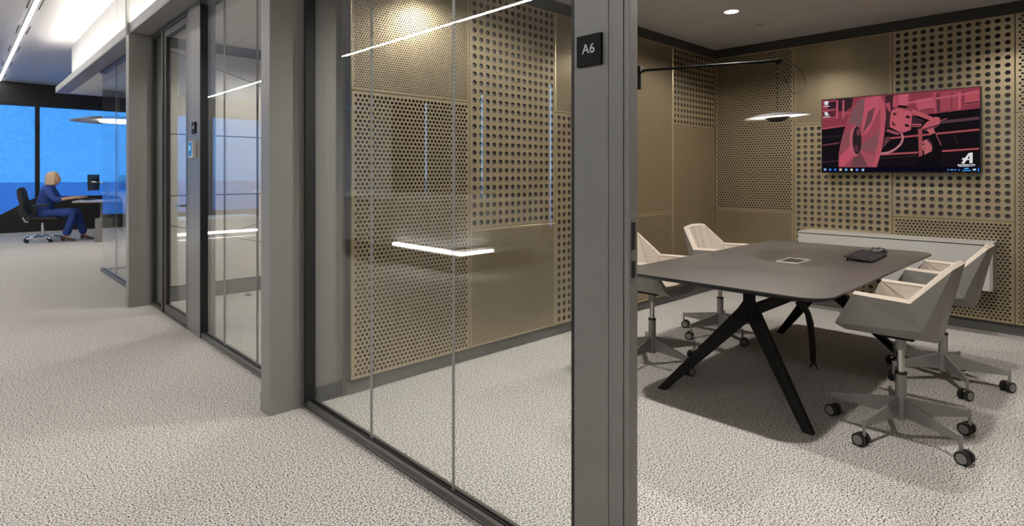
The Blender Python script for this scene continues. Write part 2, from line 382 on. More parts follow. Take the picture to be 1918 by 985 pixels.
# ---- door post with sign A6
def post(name, y_glass, y_door, sgn, sign, label):
    # y_glass: edge towards the glass, y_door: edge towards the door; sgn = direction from door to glass along Y
    r = tag(empty(name, (GX, (y_glass + y_door) / 2, 0)), label, 'door post', kind='structure')
    X = 1.42; e = lambda t: y_door + sgn * t
    box(X, e(.024), 0, X + .036, e(.076), HC).build('narrow_face', 'jamb', r, bevel=.0015)
    box(X, e(.078), 0, X + .036, y_glass, HC).build('wide_face', 'jamb', r, bevel=.0015)
    box(X + .006, e(.020), 0, X + .034, e(.026), HC).build('groove', 'black', r)
    box(X - .001, e(0), 0, X + .035, e(.020), HC).build('edge_strip', 'jamb', r, bevel=.0015)
    box(X + .036, e(.055), 0, X + .12, y_glass - sgn * .01, HC).build('core', 'jamb', r)
    box(GX - .03, y_glass, .0, GX + .03, y_glass + sgn * .012, HC).build('gasket', 'black', r)
    return r
p6 = post('trim_4', 1.19, .979, 1, 'A6', 'grey door post in the foreground carrying the black A6 sign')
for za, zb in ((1.098, 1.178), (1.015, 1.065)):
    MB().box(1.428, .9775, za, 1.446, .9795, zb).build('strike_plate', 'black', p6)
    MB().cyl((1.437, .9780, za - .006), (1.437, .9765, za - .006), .003).cyl((1.437, .9780, zb + .006), (1.437, .9765, zb + .006), .003).build('screw', 'chrome', p6)
p7 = post('trim_5', 5.10, 5.44, -1, 'A7', 'grey door post with the small black A7 sign and touch panel')
def room_sign(y, z, body, label):
    s = .095; r = tag(empty('room_sign', (1.4205, y, z)), label, 'sign')
    box(1.409, y - s/2, z - s/2, 1.4192, y + s/2, z + s/2).build('plate', 'blackm', r, bevel=.001)
    text(body, .043, 'lettering', 'cwhite', r, Matrix.Translation((1.4086, y, z + .003)) @ FACE_W)
room_sign(1.124, 1.703, 'A6', 'black square door sign reading A6')
room_sign(5.24, 1.70, 'A7', 'black square door sign reading A7')
pn = tag(empty('touch_panel', (1.42, 5.25, 1.45)), 'small white room booking panel with blue display below the A7 sign', 'touch panel')
box(1.388, 5.195, 1.455, 1.4195, 5.305, 1.590).build('housing', 'cwhite', pn, bevel=.004)
box(1.3872, 5.205, 1.465, 1.3885, 5.295, 1.580).build('display', emit('booking_display', (.05, .20, .42), .8), pn)
box(1.3866, 5.235, 1.515, 1.3875, 5.275, 1.555).build('tile', emit('booking_tile', (.25, .55, .95), .9), pn)

# ---- closed glass door A7 and its sidelight
d1 = tag(empty('door_1', (GX, 5.86, 0)), 'closed full height framed glass door beside the A7 post', 'door', kind='structure')
def frame_rect(mb, x0, x1, y0, y1, z0, z1, t, tb=None):
    tb = tb or t
    return mb.box(x0, y0, z0, x1, y0 + t, z1).box(x0, y1 - t, z0, x1, y1, z1).box(x0, y0 + t, z0, x1, y1 - t, z0 + tb).box(x0, y0 + t, z1 - t, x1, y1 - t, z1)
frame_rect(MB(), GX - .030, GX + .04, 5.44, 6.30, .0, HC - .005, .035, .008).build('door_frame', 'dark', d1, bevel=.002)
lf = frame_rect(MB(), GX - .018, GX + .022, 5.478, 6.262, .010, HC - .045, .060, .075).build('leaf', 'dark', d1, bevel=.002)
box(GX, 5.54, .08, GX + .010, 6.20, HC - .10).build('pane', 'glass', d1)
frame_rect(MB(), GX - .008, GX + .016, 5.530, 6.210, .080, HC - .102, .012).build('glazing_bead', 'black', d1)
hd = MB().cyl((GX - .018, 5.51, 1.05), (GX - .026, 5.51, 1.05), .026, n=20).cyl((GX - .026, 5.51, 1.05), (GX - .070, 5.51, 1.05), .010, n=12)
hd.tube([(GX - .066, 5.50, 1.05), (GX - .068, 5.56, 1.05), (GX - .066, 5.65, 1.05)], .010, 10).build('handle', 'steel', d1, smooth='auto')
w4 = tag(empty('window_4', (GX, 6.5, 0)), 'narrow framed sidelight between glass door and far pier', 'glazing', kind='structure')
frame_rect(MB(), GX - .025, GX + .035, 6.305, 6.742, 0, HC - .005, .030).build('frame', 'dark', w4, bevel=.002)
box(GX - .002, 6.33, .03, GX + .010, 6.715, HC - .03).build('pane', 'glass', w4)
frame_rect(MB(), GX - .012, GX + .02, 6.334, 6.713, .03, HC - .034, .010).build('gasket', 'black', w4)

# ---- room A7: far side wall of seamed panels, skirting, door stop
aw = tag(box(1.50, 6.762, 0, 6.30, 6.87, HC + .09).build('wall_far', 'skirt'), 'warm white wall with dark seams behind the empty glazed room', 'wall', kind='structure')
bw = tag(box(1.52, 6.741, 0, 6.27, 6.761, .15).build('baseboard_far', 'skirt'), 'dark skirting of the empty glazed room', 'skirting', kind='structure')
# wall panels cut along straight seams: half-plane clipping of a rectangle
def clip(poly, n, c):
    out = []
    for i in range(len(poly)):
        a, b = poly[i], poly[(i + 1) % len(poly)]; da = a[0]*n[0] + a[1]*n[1] - c; db = b[0]*n[0] + b[1]*n[1] - c
        if da >= 0: out.append(a)
        if (da > 0) != (db > 0) and abs(da - db) > 1e-9:
            t = da / (da - db); out.append((a[0] + (b[0]-a[0])*t, a[1] + (b[1]-a[1])*t))
    return out
def seam(x0, z0, x1, z1):
    dx, dz = x1 - x0, z1 - z0; l = math.hypot(dx, dz); n = (-dz / l, dx / l); return n, x0 * n[0] + z0 * n[1]
polys = [[(1.56, .155), (6.25, .155), (6.25, HC - .09), (1.56, HC - .09)]]
for n, c in (seam(1.6, 1.735, 2.6, 1.735), seam(1.6, 1.095, 2.6, 1.095)):
    polys = [q for p in polys for q in (clip(p, n, c), clip(p, (-n[0], -n[1]), -c)) if len(q) > 2]
def split(idx, s):
    n, c = s; p = polys.pop(idx); polys.extend(q for q in (clip(p, n, c), clip(p, (-n[0], -n[1]), -c)) if len(q) > 2)
cz_ = lambda p: sum(v[1] for v in p) / len(p)
polys.sort(key=cz_)
split(2, seam(1.615, 2.585, 2.566, 2.307)); split(0, seam(1.615, .785, 2.566, .530))
up_ = max((p for p in polys if cz_(p) < 1.0), key=cz_)
split(polys.index(up_), seam(2.107, .653, 2.566, .775))
for p in polys:
    cx = sum(v[0] for v in p) / len(p); czz = cz_(p); q = []
    for i in range(len(p)):      # inset by half a seam
        a, b, c3 = Vector(p[i-1]), Vector(p[i]), Vector(p[(i+1) % len(p)])
        e1 = (b - a).normalized(); e2 = (c3 - b).normalized(); n1 = Vector((-e1.y, e1.x)); n2 = Vector((-e2.y, e2.x))
        if n1.dot(Vector((cx, czz)) - b) < 0: n1 = -n1; n2 = -n2
        k = n1 + n2; k = k / max(.3, k.dot(n1)); q.append(b + k * .006)
    MB().prism([(v.x, 6.748, v.y) for v in q], (0, .013, 0)).build('wall_panel', 'a7wall', aw)
tag(box(1.52, 6.742, HC - .09, 6.27, 6.762, HC).build('trim_6', 'reveal'), 'dark recessed strip at the ceiling of the empty glazed room', 'trim', kind='structure')
ds = tag(empty('door_stop', (2.29, 6.5, 0)), 'small round chrome door stop on the carpet of the empty room', 'door stop')
MB().lathe([(.0, .032), (.018, .032), (.026, .026), (.028, 0)], (2.29, 6.50, 0), 20).build('chrome_body', 'chrome', ds, smooth=True)
MB().lathe([(.029, .012), (.032, .013), (.032, .019), (.029, .020)], (2.29, 6.50, 0), 20).build('rubber_ring', 'rubber', ds)

# ---- windows at the far end and along the lounge side
YF = 17.40
wf = tag(MB().box(-7, YF, 0, 7, YF + .2, .30).box(-7, YF, 2.90, 7, YF + .2, HO).build('wall_window_end', 'bblack'), 'black sill and lintel of the far window wall', 'wall', kind='structure')
xs = [-5.9, -4.04, -2.23, -.42, 1.385, 3.19, 5.0, 6.8]
for i in range(len(xs) - 1):
    w = tag(empty('window_%d' % (5 + i), ((xs[i] + xs[i+1]) / 2, YF, .3)), 'blue far window bay, %s from the lounge side' % ORD[i], 'window', kind='structure')
    if i == 3: w['label'] = 'blue window left of the dark mullion behind the seated woman'
    if i == 4: w['label'] = 'blue window right of the dark mullion behind the seated woman'
    box(xs[i] + .03, YF + .06, .3, xs[i+1] - .03, YF + .072, 2.9).build('pane', 'wglass', w)
    box(xs[i] - .04, YF - .02, .3, xs[i] + .04, YF + .14, 2.9).build('mullion', 'bblack', w)
    box(xs[i] + .04, YF + .03, .3, xs[i+1] - .04, YF + .031, 2.9).build('roller_blind', 'blueblind', w)
ws = tag(MB().box(-6.9, -3.2, 0, -6.5, YF, .12).box(-6.9, -3.2, 3.36, -6.5, YF, HO).build('wall_lounge', 'plain'), 'outer wall along the lounge side out of sight', 'wall', kind='structure')
SL = [-.5, 1.6, 3.95, 6.3, 8.66, 10.98, 13.38, 15.7, 17.3]
for i in range(len(SL) - 1):
    w = tag(empty('window_%d' % (13 + i), (-6.6, (SL[i] + SL[i+1]) / 2, .12)), 'lounge side window with lowered dark blind, %s from the viewpoint' % ORD[i], 'window', kind='structure')
    box(-6.62, SL[i] + .025, .12, -6.61, SL[i+1] - .025, 3.36).build('roller_blind', 'blind', w)
    box(-6.67, SL[i] - .1, .12, -6.66, SL[i+1] - .1, 3.36).build('pane', 'wglass', w)
tag(box(-6.9, -3.2, .12, -6.5, -.6, 3.36).build('wall_lounge_end', 'plain'), 'solid end of the lounge side wall out of sight', 'wall', kind='structure')
tag(box(6.9, -3.2, 0, 7, YF, HO).build('wall_east', 'plain'), 'plain wall at the far side of the office out of sight', 'wall', kind='structure')
# outside: dusky ground rising to a low horizon
tag(MB().box(-160, 40, -12, 160, 200, -.9).build('terrain', 'outside'), 'dusk blue ground seen low through the far windows', 'ground', kind='structure')
# black balustrade with sloping top in front of the far windows
tag(MB().prism([(-.9, YF - .25, 0), (3.4, YF - .25, 0), (3.4, YF - .25, .80), (1.40, YF - .25, .80), (1.20, YF - .25, .715), (.60, YF - .25, .33), (-.9, YF - .25, .33)], (0, .10, 0)).build('balustrade', 'bblack'),
    'low black screen with sloping top below the blue windows', 'screen')

# ---- linear ceiling lights with air slots
def linear(x, y0, y1, seg, label, slots=True):
    y = y0; k = 0
    while y < y1 - .3:
        k += 1; yy = min(y + seg, y1)
        r = tag(empty('linear_light', (x, y, HO)), label % ORD[min(11, max(0, round((y1 - y) / seg) - 1))], 'light', 'linear lights beside the fascia' if x > 0 else 'linear lights over the lounge')
        box(x - .024, y + .015, HO - .012, x + .024, yy - .015, HO).build('housing', 'white', r)
        box(x - (.020 if x > 0 else .014), y + .02, HO - .016, x + (.020 if x > 0 else .014), yy - .02, HO - .0121).build('diffuser', 'strip' if x > 0 else 'strip2', r)
        if slots:
            for sx in (-1, 1):
                c = (y + yy) / 2; box(x + sx * .059 - .006, c - .32, HO - .004, x + sx * .059 + .006, c + .32, HO).build('air_slot', 'slot', r)
        y = yy
linear(.711, 8.31, 17.3, 1.8, 'narrow ceiling light strip with air slots beside the white bulkhead, %s from the far windows')
linear(-2.05, -2.4, 17.4, 1.8, 'lounge ceiling light strip that the glass fronts mirror, %s from the far windows', False)

# ---- recessed downlights
def downlight(x, y, label, power=DOWN_W):
    r = tag(empty('downlight', (x, y, HC)), label, 'light', 'recessed downlights')
    MB().lathe([(.058, -.001), (.072, -.003), (.075, 0), (.058, .0)], (x, y, HC), 32).build('trim_ring', 'cwhite', r, smooth=True)
    MB().lathe([(0, -.0012), (.058, -.0012)], (x, y, HC), 32).build('lens', 'spotlens', r)
    ld = bpy.data.lights.new('downlight_lamp', 'SPOT'); ld.energy = power; ld.color = (1, .945, .885); ld.spot_size = R(154); ld.spot_blend = .5; ld.shadow_soft_size = .045
    lo = bpy.data.objects.new('downlight_lamp', ld); COL.objects.link(lo); lo.parent = r; lo.location = (0, 0, -.03)
downlight(4.825, 2.285, 'lit round downlight seen in the meeting room ceiling')
downlight(2.70, 2.285, 'downlight near the glass front above the left chairs', DOWN_W * 1.1)
downlight(4.825, .65, 'downlight above the right hand chairs near the television', DOWN_W * .75)
downlight(2.70, .65, 'downlight above the nearest chair', DOWN_W * 1.3)
for i, (x, y) in enumerate(((2.3, 5.9), (4.1, 5.9), (2.3, 4.1), (4.1, 4.1))):
    downlight(x, y, ['downlight by the seamed wall nearest the corridor', 'downlight by the seamed wall farther inside', 'downlight behind the nearer pier', 'downlight deep in the empty room'][i], DOWN_W * .5)
se = tag(empty('ceiling_sensor', (5.41, 2.29, HC)), 'small round chrome sensor in the ceiling behind the lit downlight', 'sensor')
MB().lathe([(.0, -.004), (.018, -.004), (.022, -.001)], (5.41, 2.29, HC), 24).build('lens', 'black', se)
MB().lathe([(.022, -.001), (.024, -.007), (.040, -.003), (.042, 0)], (5.41, 2.29, HC), 24).build('ring', 'chrome', se, smooth=True)

# ================================================================== meeting table
TX, TY, TZ = 4.035, 1.50, .74
t = tag(empty('meeting_table', (TX, TY, 0)), 'anthracite meeting table with rounded corners and splayed black legs', 'table')
def rrect(x0, y0, x1, y1, r, n=10):
    o = []
    for cx, cy, a0 in ((x1 - r, y1 - r, 0), (x0 + r, y1 - r, 90), (x0 + r, y0 + r, 180), (x1 - r, y0 + r, 270)):
        for k in range(n + 1): a = R(a0 + 90 * k / n); o.append((cx + r * math.cos(a), cy + r * math.sin(a)))
    return o
TX0, TX1, TY0, TY1 = 2.865, 5.205, .912, 2.09
o1 = rrect(TX0, TY0, TX1, TY1, .14); o2 = rrect(TX0 + .03, TY0 + .03, TX1 - .03, TY1 - .03, .12)
MB().prism([(x, y, TZ - .004) for x, y in o1], (0, 0, .004)).build('top_laminate', 'tabletop', t)
tb = MB(); n = len(o1)
tb.add([(x, y, TZ - .0041) for x, y in o1] + [(x, y, TZ - .010) for x, y in o1] + [(x, y, TZ - .026) for x, y in o2],
       [(i, (i+1)%n, n+(i+1)%n, n+i) for i in range(n)] + [(n+i, n+(i+1)%n, 2*n+(i+1)%n, 2*n+i) for i in range(n)] + [tuple(range(2*n, 3*n)), tuple(range(n))])
tb.build('chamfered_core', 'tedge', t)
for sx, xs_, xf in ((-1, 3.40, 3.135), (1, 4.69, 4.955)):
    MB().box(xs_ - .026, TY - .028, .50, xs_ + .026, TY + .028, TZ - .026).build('stem', 'blackm', t, bevel=.004)
    for sy in (-1, 1):
        k = Vector((xs_ + sx * .004, TY + sy * .034, .485)); b = Vector((xf, TY + sy * .425, 0.0)); mb = MB()
        # leg of rectangular section leaving the stem, cut level on the carpet
        up = [Vector((xs_ + dx * .025, TY + sy * (-.006 if dy < 0 else   .029), .565)) for dx, dy in ((-1,-1),(1,-1),(1,1),(-1,1))]
        top = [k + Vector((dx * .023, sy * dy * .026, dz)) for dx, dy, dz in ((-1,-1,-.042),(1,-1,-.042),(1,1,.032),(-1,1,.032))]
        bot = [b + Vector((dx * .019, sy * dy * .026, 0)) for dx, dy in ((-1,-1),(1,-1),(1,1),(-1,1))]
        mb.add(up + top + bot, [(0,1,5,4),(1,2,6,5),(2,3,7,6),(3,0,4,7),(4,5,9,8),(5,6,10,9),(6,7,11,10),(7,4,8,11),(3,2,1,0),(8,9,10,11)])
        mb.build('leg', 'blackm', t, bevel=.003)
box(3.40, TY - .02, .475, 4.69, TY + .02, .535).build('stretcher', 'blackm', t, bevel=.002)
po = tag(empty('cable_port', (4.03, 1.48, TZ)), 'chrome framed cable port set in the middle of the table', 'cable port')
PX0, PX1, PY0, PY1 = 3.915, 4.145, 1.41, 1.55
frame_rect(MB(), PX0, PX1, PY0, PY1, 0, .1, .1)
fr = MB(); w = .012
fr.box(PX0, PY0, TZ, PX1, PY0 + w, TZ + .006).box(PX0, PY1 - w, TZ, PX1, PY1, TZ + .006).box(PX0, PY0 + w, TZ, PX0 + w, PY1 - w, TZ + .006).box(PX1 - w, PY0 + w, TZ, PX1, PY1 - w, TZ + .006).build('frame', 'bright', po, bevel=.001)
box(PX0 + w, PY0 + w + .018, TZ, PX1 - w, PY1 - w, TZ + .004).build('flap', 'plastic', po)
MB().box(PX0 + w, PY0 + w, TZ, PX1 - w, PY0 + w + .018, TZ + .002).build('brush_slot', 'black', po)
cs = tag(empty('cable_snake', (4.20, 1.41, 0)), 'black cable sleeve curving from under the tabletop to the carpet', 'cable')
pts = [(3.98, 1.44, .472), (4.01, 1.43, .468), (4.05, 1.42, .44), (4.09, 1.41, .39), (4.13, 1.41, .32), (4.16, 1.41, .24), (4.18, 1.41, .15), (4.185, 1.41, .07), (4.19, 1.41, .035)]
MB().tube(pts, [.012, .018, .021, .019, .022, .020, .021, .019, .014], 10).build('sleeve', 'rubber', cs, smooth=True)
for dy in (-.022, .022):
    MB().tube([(4.19, 1.41, .05), (4.20, 1.41 + dy * .7, .025), (4.20, 1.41 + dy, .008)], .007, 8).build('plug_lead', 'rubber', cs)
    box(4.185, 1.405 + dy, 0, 4.215, 1.415 + dy, .012).build('plug', 'steel', cs)

# keyboard and mouse
kb = tag(empty('keyboard', (4.52, 1.185, TZ), R(3)), 'black wired keyboard propped up on the table', 'keyboard')
mb = MB().prism([(-.225, -.085, .004), (-.225, -.085, .014), (-.225, .085, .036), (-.225, .085, .026)], (.45, 0, 0)); mb.build('body', 'plastic', kb, bevel=.003, local=True)
for sx in (-.19, .17): box(sx, .065, 0, sx + .025, .072, .030).build('foot', 'plastic', kb, local=True)
km = None
for j in range(6):
    for i in range(21):
        if j == 5 and i % 5 == 4: continue
        x = -.212 + i * .0202; y = -.072 + j * .0245; z = .0145 + (y + .085) / .17 * .022
        if km is None:
            km = MB().box(-.0085, -.0095, 0, .0085, .0095, .005).build('key', 'key', kb, local=True); k_ = km
        else:
            k_ = km.copy(); COL.objects.link(k_)
        k_.location = (x, y, z); k_.rotation_euler = (.129, 0, 0)
mo = tag(empty('mouse', (4.93, 1.21, TZ), R(12)), 'black computer mouse beyond the keyboard', 'mouse')
bm = bmesh.new(); bmesh.ops.create_uvsphere(bm, u_segments=20, v_segments=12, radius=1)
for v in bm.verts:
    v.co = Vector((v.co.x * .032, v.co.y * .058, max(0, v.co.z) * (.036 + .006 * -v.co.y)))
me = bpy.data.meshes.new('body'); bm.to_mesh(me); bm.free(); me.materials.append(M['plastic']); me.polygons.foreach_set('use_smooth', [True] * len(me.polygons))
ob = bpy.data.objects.new('body', me); COL.objects.link(ob); ob.parent = mo
MB().cyl((-.004, .030, .030), (.004, .030, .030), .008, n=14).build('wheel', 'steel', mo, local=True)

# ================================================================== conference chairs
def conf_chair(name, base_rot):
    root = empty(name)
    def sym(p): return (-p[0], p[1], p[2])
    # facing +Y locally
    A, B, C, C2 = (.262, .150, .722), (.270, -.095, .712), (.165, -.240, .875), (.055, -.252, .884)
    D, E, F, G = (.228, .240, .555), (.236, -.135, .580), (.085, -.165, .505), (.115, .225, .505)
    Pn = [A, B, C, C2, D, E, F, G]; V = Pn + [sym(p) for p in Pn]; a, b, c, c2, d, e, f_, g = range(8); s = 8
    Fc = []
    for k in (0, s):
        q = [(a, b, e), (a, e, d), (b, c, e), (c, c2, f_), (c, f_, e), (d, e, f_), (d, f_, g)]
        Fc += [tuple(i + k for i in t_) for t_ in q]
    Fc += [(c2, c2 + s, f_ + s, f_), (g, f_, f_ + s, g + s), (d, g, g + s, d + s)]
    o = MB().add(V, Fc).build('shell', 'shell', root, local=True)
    # upholstery: padded rim and faceted inside
    ia, ib, ic, ic2 = (.222, .136, .722), (.226, -.072, .716), (.140, -.205, .872), (.048, -.214, .882)
    sf, sr, sm, ff = (.196, .238, .572), (.165, -.110, .558), (.040, -.125, .552), (.196, .246, .556)
    mid = (0, -.206, .884); sc_ = (0, -.02, .545); fc = (0, .236, .566)
    rim = lambda p, q: tuple((Vector(p) + Vector(q)) / 2 + Vector((0, 0, .014)))
    RA, RB, RC, RC2 = rim(A, ia), rim(B, ib), rim(C, ic), rim(C2, ic2)
    Q = [A, B, C, C2, RA, RB, RC, RC2, ia, ib, ic, ic2, sf, sr, sm, D]
    V = Q + [sym(p) for p in Q] + [mid, sc_, fc, (0, .222, .507), G, sym(G)]; s = 16; MID, SC, FC, FB, GG, GS = 32, 33, 34, 35, 36, 37
    Fc = []
    for k in (0, s):
        q = [(0, 1, 5, 4), (1, 2, 6, 5), (2, 3, 7, 6), (4, 5, 9, 8), (5, 6, 10, 9), (6, 7, 11, 10),
             (8, 9, 12), (9, 13, 12), (9, 10, 13), (10, 11, 14), (10, 14, 13), (0, 4, 8), (0, 8, 12, 15)]
        Fc += [tuple(i + k for i in t_) for t_ in q]
        Fc += [(11 + k, MID, 14 + k), (7 + k, 3 + k, 3 + s - k, ) if False else (7 + k, 11 + k, MID), (12 + k, 13 + k, SC), (13 + k, 14 + k, SC), (12 + k, SC, FC), (15 + k, 12 + k, FC)]
    Fc += [(14, MID, 14 + s), (14, 14 + s, SC), (3, 7, 7 + s, 3 + s), (7, MID, 7 + s), (15, FC, 15 + s)]
    u = MB().add(V, Fc).build('upholstery', 'cushion', root, local=True)
    for k_ in (-1, 1):
        mx_ = lambda p: Vector((p[0] * k_, p[1], p[2] + .001))
        for q in ((ib, sr), (ic, sr), (ib, ia), (ic2, sm), (ia, sr), (sr, sf)):
            MB().tube([mx_(q[0]), mx_(q[1])], .0018, 5).build('seam', 'seam', u, local=True)
    # mechanism, column and base
    MB().box(-.075, -.07, .488, .075, .09, .508).build('seat_plate', 'blackm', root, bevel=.003, local=True)
    MB().cyl((0, 0, .29), (0, 0, .49), .0165, n=20).build('piston', 'steel', root, smooth='auto', local=True)
    MB().cyl((0, 0, .425), (0, 0, .49), .024, n=20).build('upper_sleeve', 'alu', root, smooth='auto', local=True)
    MB().cyl((0, 0, .068), (0, 0, .30), .0255, n=24).build('column', 'alu', root, smooth='auto', local=True)
    MB().cyl((0, 0, .298), (0, 0, .308), .0275, n=24).build('collar', 'rubber', root, smooth='auto', local=True)
    first = None
    for i in range(5):
        an = base_rot + i * 2 * math.pi / 5
        if first is None:
            bl_ = MB().prism([(.020, -.006, .085), (.020, -.006, .180), (.318, -.006, .125), (.330, -.006, .122), (.330, -.006, .098), (.318, -.006, .094)], (0, .012, 0)).build('base_arm', 'alu', root, bevel=.002, local=True)
            st = MB().cyl((.324, 0, .050), (.324, 0, .128), .008, n=12).build('caster_stem', 'alu', bl_, smooth='auto', local=True)
            hood = MB().box(.318, -.012, .022, .350, .012, .058).build('caster_hood', 'chrome', bl_, bevel=.008, local=True)
            for sy in (-1, 1):
                MB().cyl((.338, sy * .010, .031), (.338, sy * .028, .031), .031, n=28).build('caster_wheel', 'rubber', bl_, bevel=.004, smooth='auto', local=True)
                MB().cyl((.338, sy * .0275, .031), (.338, sy * .0300, .031), .0225, n=28).build('wheel_cap', 'disc', bl_, smooth='auto', local=True)
            first = bl_; arm = bl_
        else:
            arm = copy_tree(first, root)
        arm.rotation_euler = (0, 0, an)
        for ch in arm.children:
            if ch.name.startswith(('caster_hood', 'caster_wheel', 'wheel_cap')):
                sw = base_rot * 1.7 + i * 1.9           # casters swivel about their stem
                m_ = Matrix.Translation((.324, 0, 0)) @ Matrix.Rotation(sw, 4, 'Z') @ Matrix.Translation((-.324, 0, 0)); ch.matrix_local = m_
    return root
CH = [((3.49, .755), 0, R(93), 'grey faceted swivel chair nearest the viewer at the right of the table'),
      ((4.55, .755), 0, R(-78), 'second grey faceted swivel chair at the right, nearer the television'),
      ((3.53, 2.248), 180, R(40), 'beige lined faceted chair half hidden behind the door post'),
      ((4.545, 2.248), 180, R(20), 'beige lined faceted chair across the table near the wall corner')]
for (x, y), rz, br, lab in CH:
    c = conf_chair('conference_chair', br - R(rz)); c.location = (x, y, 0); c.rotation_euler = (0, 0, R(rz)); tag(c, lab, 'chair', 'conference chairs at the table')

# ================================================================== television, sideboard, lamp
TVY0, TVY1, TVZ0, TVZ1, TVX = 1.975, .757, 1.333, 2.045, 6.09
tv = tag(empty('television', (TVX, (TVY0 + TVY1) / 2, TVZ0)), 'wide flat television showing a pink tinted factory picture', 'television')
box(TVX, TVY1, TVZ0, TVX + .045, TVY0, TVZ1).build('housing', 'plastic', tv, bevel=.003)
box(TVX + .045, 1.25, 1.55, XT - .001, 1.48, 1.83).build('wall_mount', 'blackm', tv)
def S(x, y):
    q = (x - 55) / 1735; top = 180 - 145 * q; bot = 945 - 20 * q; tt = (y - top) / (bot - top); dL, dR = 5.66, 4.79
    p = q * dL / (dR + q * (dL - dR)); p = .004 + min(1, max(0, p)) * .992; tt = .008 + min(1, max(0, tt)) * .984
    return TVY0 - p * (TVY0 - TVY1), TVZ1 - tt * (TVZ1 - TVZ0)
def attr_emit():
    m = bpy.data.materials.new('television_picture'); m.use_nodes = True; nt = m.node_tree; nt.nodes.remove(nt.nodes['Principled BSDF'])
    a = nt.nodes.new('ShaderNodeAttribute'); a.attribute_name = 'print'; e = nt.nodes.new('ShaderNodeEmission'); e.inputs['Strength'].default_value = .62
    nt.links.new(a.outputs['Color'], e.inputs['Color']); nt.links.new(e.outputs[0], nt.nodes['Material Output'].inputs[0]); return m
pic = []
def P(col, *pts): pic.append((srgb(*col), [S(x, y) for x, y in pts]))
def ell(col, cx, cy, rx, ry, n=24, rot=0): P(col, *[(cx + rx * math.cos(2*math.pi*i/n), cy + ry * math.sin(2*math.pi*i/n)) for i in range(n)])
def ln(col, x0, y0, x1, y1, w):
    l = math.hypot(x1 - x0, y1 - y0); nx, ny = -(y1 - y0) / l * w / 2, (x1 - x0) / l * w / 2
    P(col, (x0 + nx, y0 + ny), (x1 + nx, y1 + ny), (x1 - nx, y1 - ny), (x0 - nx, y0 - ny))
PK = (186, 84, 100); PK2 = (150, 66, 80); PK3 = (205, 100, 115); DK = (26, 21, 26); DK2 = (60, 38, 48)
P(DK, (55, 180), (1790, 35), (1790, 925), (55, 945))
P(PK2, (55, 180), (1790, 35), (1790, 262), (1200, 330), (55, 492))
P(DK2, (120, 175), (400, 150), (380, 250), (310, 300), (120, 280))
P(PK, (60, 200), (210, 172), (210, 185), (60, 216)); P(PK, (60, 290), (230, 262), (230, 276), (60, 305))
P((95, 48, 60), (70, 310), (210, 290), (200, 350), (70, 370))
for x in (212, 280): P(PK3, (x, 180), (x + 20, 178), (x + 16, 450), (x - 2, 455))
ln(PK, 290, 322, 370, 308, 16); ln(PK, 60, 382, 220, 362, 8); P(PK2, (60, 395), (330, 360), (320, 450), (60, 482))
ln(PK, 60, 484, 300, 448, 18)
P((196, 92, 106), (1075, 175), (1290, 140), (1290, 270), (1110, 290)); P((170, 76, 90), (1360, 100), (1540, 75), (1545, 270), (1360, 285))
P((190, 88, 100), (1620, 95), (1780, 60), (1780, 200), (1620, 225)); P((110, 55, 66), (1300, 120), (1340, 110), (1350, 300), (1310, 300))
ln((60, 34, 42), 1620, 212, 1780, 190, 10); ln((60, 34, 42), 1140, 280, 1290, 262, 8); ln((120, 55, 66), 1480, 90, 1475, 270, 10)
ln(PK3, 1000, 205, 1780, 88, 18); P(PK3, (1545, 90), (1580, 85), (1580, 270), (1550, 275)); P(PK, (1275, 95), (1305, 90), (1315, 315), (1290, 318))
P(DK, (55, 498), (330, 455), (330, 900), (55, 940)); P((40, 30, 38), (55, 560), (270, 540), (270, 570), (55, 590))
ln((120, 62, 74), 60, 660, 245, 632, 16); ln((74, 44, 54), 60, 840, 235, 820, 12)
P(DK, (760, 380), (1790, 258), (1790, 900), (660, 900)); P((92, 62, 72), (1340, 395), (1780, 345), (1780, 378), (1340, 425))
ln((176, 84, 92), 800, 580, 1780, 482, 20); ln((176, 84, 92), 700, 752, 1110, 728, 20); ln((186, 88, 96), 1370, 712, 1780, 682, 18)
ln((60, 44, 52), 700, 790, 1100, 765, 8); ln((70, 52, 60), 1505, 540, 1545, 630, 8)
# turning disc
rim = [(560, 140), (700, 130), (740, 210), (755, 330), (745, 500), (715, 680), (690, 780), (655, 890)]
P((168, 78, 92), (235, 890), (240, 740), (265, 610), (300, 490), (340, 370), (400, 250), (470, 165), *rim)
P((196, 92, 108), (640, 136), (700, 130), (740, 210), (755, 330), (745, 500), (715, 680), (690, 780), (655, 890), (595, 890), (640, 760), (675, 600), (695, 450), (700, 320), (685, 200))
P((134, 92, 98), (450, 180), (530, 160), (520, 280), (490, 450), (450, 450), (350, 420), (390, 290))
P((150, 84, 92), (300, 510), (400, 500), (380, 640), (245, 760), (262, 630)); P((205, 92, 112), (245, 780), (370, 660), (400, 770), (300, 880), (245, 880))
P((205, 94, 112), (530, 160), (660, 140), (690, 260), (560, 520), (490, 560), (490, 450)); P((120, 74, 82), (560, 300), (640, 250), (600, 400), (500, 540))
P((142, 88, 94), (490, 640), (690, 500), (670, 640), (640, 740), (480, 700)); P((118, 72, 78), (400, 790), (470, 720), (560, 880), (370, 885))
P((175, 90, 102), (480, 710), (630, 770), (590, 880), (560, 880))
ell((196, 104, 116), 425, 612, 66, 165); ell((52, 38, 46), 440, 605, 50, 150); ell((120, 66, 78), 455, 520, 22, 38); ell((92, 56, 66), 432, 690, 24, 40)
